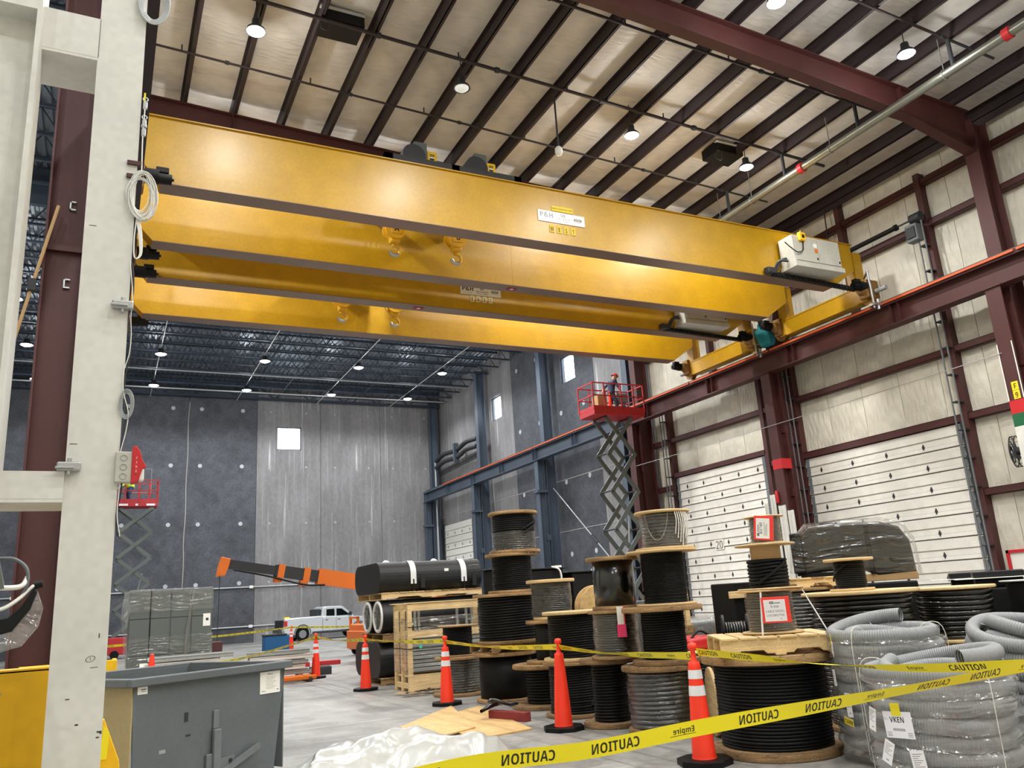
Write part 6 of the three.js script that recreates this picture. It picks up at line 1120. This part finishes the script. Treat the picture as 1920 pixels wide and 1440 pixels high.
person([18.62, 8.78, -27.5], 0, 'person in dark clothes and red hard hat on the raised lift', { head: [0.18, 1.55, 0.02, 0.105], neck: [0.1, 1.4, 0, 0.065], chest: [0.0, 1.2, 0, 0.15], hip: [-0.06, 0.86, 0, 0.145], shL: [0.03, 1.34, -0.19, 0.07], elL: [-0.22, 1.12, -0.24, 0.05], haL: [-0.36, 0.88, -0.2, 0.04], shR: [0.05, 1.34, 0.19, 0.07], elR: [0.14, 1.08, 0.24, 0.05], haR: [0.28, 0.92, 0.2, 0.04], knL: [-0.02, 0.48, -0.12, 0.075], anL: [-0.12, 0.08, -0.14, 0.05], toL: [0.04, 0.045, -0.16, 0.045], knR: [0.06, 0.48, 0.12, 0.075], anR: [0.08, 0.08, 0.14, 0.05], toR: [0.22, 0.045, 0.16, 0.045] }, [[0, 0, 0], [0.02, 0.03, 0.07], skin, [0.03, 0.035, 0.045], [0.02, 0.02, 0.02]]).add((() => { const m = new THREE.Mesh(lathe([[0.16, 0], [0.12, 0.01], [0.115, 0.05], [0.08, 0.1], [0, 0.125]], 20), M.red); m.name = 'hard_hat'; m.position.set(0.19, 1.59, 0.02); m.rotation.z = -0.25; m.castShadow = true; m.userData.label = 'red hard hat'; return m; })());
const ll = scissorLift([1.4, 0, -46], 0, 'red scissor lift raised in front of the dark wall', 7.55, 1.95, 1.1, 5, 0.78, 0, 1.0);
for (const [a, b] of [[-0.85, -0.4], [0.45, 0.85], [-0.06, 0.06]]) mesh('lift_lettering', bx(a, b, 7.36, 7.46, 0.551, 0.556), M.stripe, ll);
person([0.95, 7.55, -45.75], 0.2, 'person in a yellow vest bending over on far lift', { head: [-0.36, 1.02, 0.05, 0.105], neck: [-0.25, 1.02, 0, 0.065], chest: [-0.06, 0.98, 0, 0.19], hip: [0.14, 0.84, 0, 0.17], shL: [-0.14, 1.04, -0.2, 0.08], elL: [-0.3, 0.86, -0.26, 0.05], haL: [-0.44, 0.72, -0.2, 0.04], shR: [-0.14, 1.04, 0.2, 0.08], elR: [-0.3, 0.84, 0.26, 0.05], haR: [-0.46, 0.74, 0.2, 0.04], knL: [0.05, 0.47, -0.12, 0.08], anL: [0.06, 0.08, -0.13, 0.05], toL: [-0.1, 0.045, -0.14, 0.045], knR: [0.06, 0.47, 0.12, 0.08], anR: [0.1, 0.08, 0.13, 0.05], toR: [-0.06, 0.045, 0.14, 0.045] }, [[0, 0, 0], [0.55, 0.75, 0.05], [0.6, 0.58, 0.55], [0.03, 0.06, 0.12], [0.02, 0.02, 0.02]]);
// ---------------------------------------------------------------- pickup truck
{
  const o = thing('pickup_truck', 'silver pickup truck parked before the concrete wall', 'truck', [9.75, 0, -52.1], 0.12);
  const paint = phy({ color: '#d5d8da', roughness: 0.3, clearcoat: 0.8, clearcoatRoughness: 0.1, metalness: 0.2 });
  const arch = (cx, r) => { const p = []; for (let i = 0; i <= 10; i++) { const a = PI * i / 10; p.push([cx + r * Math.cos(a), 0.42 + r * Math.sin(a)]); } return p; };
  const wx = [1.15, 4.75];
  const body = [[0.12, 0.5], [0.08, 0.72], [0.1, 1.28], [2.28, 1.32], [2.35, 1.2], [2.5, 1.28], [3.95, 1.22], [4.3, 1.2], [5.35, 1.12], [5.62, 1.0], [5.7, 0.7], [5.68, 0.42], ...arch(wx[1], 0.48).reverse().reverse(), [4.2, 0.42], [1.7, 0.42], ...arch(wx[0], 0.48), [0.6, 0.45]];
  const g = extr(body, 1.76, 0.06); g.translate(0, 0, -0.88); mesh('truck_body', g, paint, o);
  const cab = extr([[2.42, 1.22], [2.5, 1.8], [2.62, 1.86], [3.6, 1.84], [3.75, 1.8], [4.5, 1.22]], 1.5, 0.06); cab.translate(0, 0, -0.75); const cb = mesh('cab', cab, paint, o);
  for (const z of [0.815, -0.825]) { mesh('side_window', extr([[2.66, 1.36], [2.68, 1.74], [3.18, 1.75], [3.2, 1.34]], 0.01).translate(0, 0, z), M.darkGlass, cb); mesh('side_window', extr([[3.32, 1.33], [3.32, 1.75], [3.66, 1.73], [4.2, 1.34]], 0.01).translate(0, 0, z), M.darkGlass, cb); }
  mesh('windscreen', bar(V(3.82, 1.78, 0), V(4.5, 1.27, 0), 1.4, 0.02), M.darkGlass, cb); mesh('rear_window', bx(2.36, 2.42, 1.36, 1.74, -0.6, 0.6), M.darkGlass, cb);
  mesh('headrest_box', rbx(2.1, 2.34, 1.3, 1.78, -0.6, 0.7, 0.06), M.dark, o);
  for (const x of wx) for (const z of [-0.82, 0.82]) { const w = mesh('wheel', cyl(V(x, 0.39, z - 0.13), V(x, 0.39, z + 0.13), 0.39, 0.39, 30), M.rubber, o); mesh('rim', cyl(V(x, 0.39, z - 0.135), V(x, 0.39, z + 0.135), 0.23, 0.23, 20), M.steel, w); }
  for (const z of [0.9]) { for (const x of wx) { const p = arch(x, 0.5).map(([a, b]) => V(a, b, 0.92)); mesh('wheel_arch', tube(p, 0.035, 24, 6), M.dark, o); } }
  part(mesh('tail_light', rbx(0.03, 0.22, 0.88, 1.2, 0.84, 0.95, 0.02), M.red, o), 'red tail light'); mesh('rear_bumper', rbx(-0.12, 0.3, 0.5, 0.72, -0.9, 0.92, 0.04), M.steel, o); mesh('hitch_rack', bx(-0.7, -0.1, 0.72, 0.78, -0.6, 0.7), M.dark, o); mesh('tailgate_dark_trim', bx(0.0, 0.04, 0.75, 1.25, -0.8, 0.8), M.dark, o);  // tailgate carries a plain dark panel
  for (const x of [3.36, 2.56]) mesh('door_handle', rbx(x, x + 0.18, 1.1, 1.14, 0.935, 0.955, 0.01), M.dark, o);
  mesh('door_gap', [bx(2.38, 2.4, 0.5, 1.3, 0.93, 0.945), bx(3.25, 3.265, 0.55, 1.25, 0.93, 0.943), bx(4.2, 4.212, 0.6, 1.2, 0.93, 0.943)], M.dark, o);
  mesh('side_mirror', rbx(4.05, 4.2, 1.3, 1.52, 0.95, 1.15, 0.03), M.dark, o); mesh('rocker_trim', bx(1.75, 4.15, 0.36, 0.5, 0.86, 0.94), M.dark, o); mesh('yellow_cloth', rbx(0.1, 0.4, 1.32, 1.42, 0.5, 0.85, 0.03), M.tapeYellow, o);
}
// ---------------------------------------------------------------- carry deck crane with telescopic boom
{
  const o = thing('mobile_crane', 'orange telescopic boom crane reaching from behind the tanks', 'crane', [0, 0, -26]);
  const tip = V(3.2, 3.16, 0), root = V(9.6, 2.02, 0), d = root.clone().sub(tip);
  const at2 = (t) => tip.clone().add(d.clone().multiplyScalar(t));
  mesh('boom_section', bar(at2(0.02), at2(0.26), 0.26, 0.26), M.dark, o); mesh('boom_section', bar(at2(0.24), at2(0.46), 0.32, 0.34), M.dark, o);
  part(mesh('boom_base', bar(at2(0.44), at2(1.0), 0.4, 0.46), M.orange, o), 'orange boom base section');
  for (const t of [0.25, 0.45 - 0.08]) part(mesh('boom_collar', [bar(at2(t), at2(t + 0.03), 0.38, 0.4), rbx(at2(t).x - 0.1, at2(t).x + 0.12, at2(t).y - 0.34, at2(t).y - 0.18, -0.18, 0.18, 0.03)], M.orange, o), 'orange boom collar');
  part(mesh('boom_head', [extr([[3.06, 2.8], [3.26, 2.82], [3.34, 3.02], [3.4, 3.26], [3.18, 3.32], [3.12, 3.1]], 0.3, 0.02).translate(0, 0, -0.15), cyl(V(3.2, 2.9, -0.18), V(3.2, 2.9, 0.18), 0.1)], M.orange, o), 'orange boom head');
  mesh('hose', tube([V(3.5, 2.95, 0.2), V(4.5, 2.72, 0.22), V(5.6, 2.42, 0.22), V(6.2, 2.38, 0.22)], 0.03, 24, 6), M.black, o);
  mesh('hoist_rope', cyl(V(3.12, 0.9, 0), V(3.14, 2.8, 0), 0.012, 0.012, 6), M.dark, o);
  part(mesh('hook_weight', rbx(2.98, 3.26, 0.62, 0.95, -0.12, 0.12, 0.03), M.maroon, o), 'dark red hook weight');
  const hp = []; for (let i = 0; i <= 12; i++) { const a = PI * 0.7 - i / 12 * PI * 1.5; hp.push(V(3.12 + 0.08 * Math.cos(a), 0.44 + 0.08 * Math.sin(a), 0)); } mesh('hook', tube([V(3.12, 0.62, 0), ...hp], 0.03, 30, 8), M.black, o);
  const cr = mesh('carrier', [rbx(7.3, 11.2, 0.55, 1.15, -1.0, 1.0, 0.06), rbx(9.2, 10.4, 1.15, 2.1, -0.5, 0.5, 0.06), rbx(7.2, 7.5, 0.4, 0.95, -1.05, 1.05, 0.03)], M.orange, o);
  for (const x of [8.1, 10.4]) for (const z of [-0.95, 0.95]) mesh('wheel', cyl(V(x, 0.5, z - 0.17), V(x, 0.5, z + 0.17), 0.5, 0.5, 24), M.rubber, cr);
}
// ---------------------------------------------------------------- wrapped cabinets
{
  const o = thing('switchgear_cabinet', 'grey switchgear cabinets wrapped together in clear plastic', 'cabinet', [0.62, 0, -21.05]);
  const W = 1.78, H = 2.3, D = 0.75;
  mesh('skid', bx(0, W, 0, 0.1, -D, 0), M.woodGrey, o);
  mesh('cabinet_body', rbx(0, W, 0.1, H, -D, -0.02, 0.01), M.cabinetDark, o);
  const xs = [0, 0.44, 0.87, 1.32, W]; for (let i = 0; i < 4; i++) for (const [a, b] of [[0.16, 0.86], [0.88, 1.66], [1.68, 2.26]]) mesh('cabinet_door', rbx(xs[i] + 0.012, xs[i + 1] - 0.012, a, b, -0.02, 0.0, 0.006), M.cabinetDark, o);
  mesh('strap', [bx(0.43, 0.445, 0.1, H, 0.012, 0.016)], M.black, o); mesh('data_label', bx(1.58, 1.74, 1.44, 1.72, 0.002, 0.006), M.paper, o); mesh('label_print', bx(1.64, 1.7, 1.56, 1.62, 0.006, 0.007), M.dark, o);
  for (const [a, b] of [[1.82, 2.33], [0.55, 1.28], [0.1, 0.55]]) part(mesh('plastic_wrap', (() => { const g = rbx(-0.02, W + 0.02, a, b, -D - 0.02, 0.02, 0.012, 2); return g; })(), M.film, o), 'clear plastic wrap');
  const hang = new THREE.PlaneGeometry(0.2, 2.2, 3, 14), hp = hang.attributes.position; for (let i = 0; i < hp.count; i++) hp.setZ(i, 0.05 * Math.sin(hp.getY(i) * 4 + hp.getX(i) * 8)); hang.computeVertexNormals(); hang.rotateY(-0.9); hang.translate(-0.06, 1.2, -0.05); mesh('loose_wrap', hang, M.filmMilky, o);
  mesh('twisted_wrap', tube([V(1.36, 2.26, 0.03), V(1.28, 1.7, 0.04), V(1.22, 1.1, 0.05), V(1.24, 0.4, 0.04)], 0.035, 24, 7), M.filmMilky, o);
}
// ---------------------------------------------------------------- stacks of pale sheet metal
function gutterStack(x, z, turn, L, n, y0, st, label, w) {
  const o = thing('gutter_stack', label, 'sheet metal', [x, 0, z], turn);
  mesh('bearer', bx(-L / 2 + 0.15, -L / 2 + 0.27, 0, y0, -w / 2, w / 2), M.woodGrey, o); mesh('bearer', bx(L / 2 - 0.27, L / 2 - 0.15, 0, y0, -w / 2, w / 2), M.woodGrey, o);
  for (let i = 0; i < n; i++) { const y = y0 + i * st, dx = (rnd() - 0.5) * 0.2; mesh('gutter', [bx(-L / 2 + dx, L / 2 + dx, y, y + 0.012, -w / 2, w / 2), bx(-L / 2 + dx, L / 2 + dx, y, y + st * 0.8, w / 2 - 0.01, w / 2), bx(-L / 2 + dx, L / 2 + dx, y + st * 0.72, y + st * 0.8, w / 2, w / 2 + 0.03), bx(-L / 2 + dx, L / 2 + dx, y, y + st * 0.8, -w / 2, -w / 2 + 0.01)], i % 2 ? M.whiteGloss : M.galv, o); }
}
gutterStack(1.75, -19.4, 0.1, 1.6, 5, 0.35, 0.11, 'stack of pale gutters before the wrapped cabinets', 0.7);
gutterStack(3.98, -21.5, -0.06, 1.5, 5, 0.16, 0.12, 'stack of silver gutters left of a cone', 0.5);
{ const o = thing('pallet_jack', 'orange pallet jack below the silver gutters', 'pallet jack', [4.4, 0, -20.7], 0.1); mesh('fork', rbx(-0.5, 0.35, 0.06, 0.15, 0.0, 0.12, 0.02), M.orange, o); mesh('fork', rbx(-0.5, 0.35, 0.06, 0.15, -0.4, -0.28, 0.02), M.orange, o); mesh('roller', cyl(V(0.2, 0.06, -0.4), V(0.2, 0.06, 0.12), 0.06), M.dark, o); mesh('head', rbx(-0.62, -0.5, 0.05, 0.3, -0.4, 0.12, 0.03), M.orange, o); }
{ const o = thing('tool_chest', 'blue tool chest standing behind the silver gutters', 'tool box', [6.7, 0, -36.4]); mesh('chest_body', rbx(-0.5, 0.5, 0.1, 0.75, -0.4, 0.3, 0.03), M.bagBlue, o); mesh('chest_lid', rbx(-0.52, 0.4, 0.75, 0.82, -0.42, 0.32, 0.02), M.dark, o); mesh('wheel', cyl(V(-0.4, 0.1, -0.3), V(0.4, 0.1, -0.3), 0.1), M.rubber, o); mesh('knob', cyl(V(0.15, 0.8, 0), V(0.15, 1.0, 0), 0.12, 0.04), M.dark, o); }
{ const o = thing('outrigger_beam', 'red striped outrigger beam on the floor beside the tank', 'outrigger', [5.05, 0, -22.7], -0.12); mesh('beam', rbx(-0.9, 0.8, 0.22, 0.34, -0.08, 0.08, 0.02), M.liftRed, o); mesh('foot_block', rbx(0.0, 0.55, 0, 0.2, -0.2, 0.2, 0.02), M.dark, o); for (const x of [-0.6, -0.3, 0]) mesh('white_stripe', bx(x, x + 0.1, 0.215, 0.345, -0.085, 0.085), M.stripe, o); }
{ const o = thing('orange_trolley', 'orange frame trolley half hidden by the round tanks', 'trolley', [9.0, 0, -30.5], 0.1); mesh('frame', [rbx(-0.7, 0.5, 0.7, 0.82, -0.4, 0.4, 0.02), bx(-0.65, -0.57, 0.2, 1.35, -0.4, -0.32), bx(-0.65, -0.57, 0.2, 1.35, 0.32, 0.4), bx(-0.65, -0.57, 1.28, 1.35, -0.4, 0.4), rbx(-0.7, 0.6, 0.3, 0.42, -0.45, 0.45, 0.02)], M.orange, o); for (const z of [-0.35, 0.35]) mesh('wheel', cyl(V(-0.4, 0.18, z - 0.06), V(-0.4, 0.18, z + 0.06), 0.18, 0.18, 18), M.rubber, o); }
renderer.render(scene, camera);
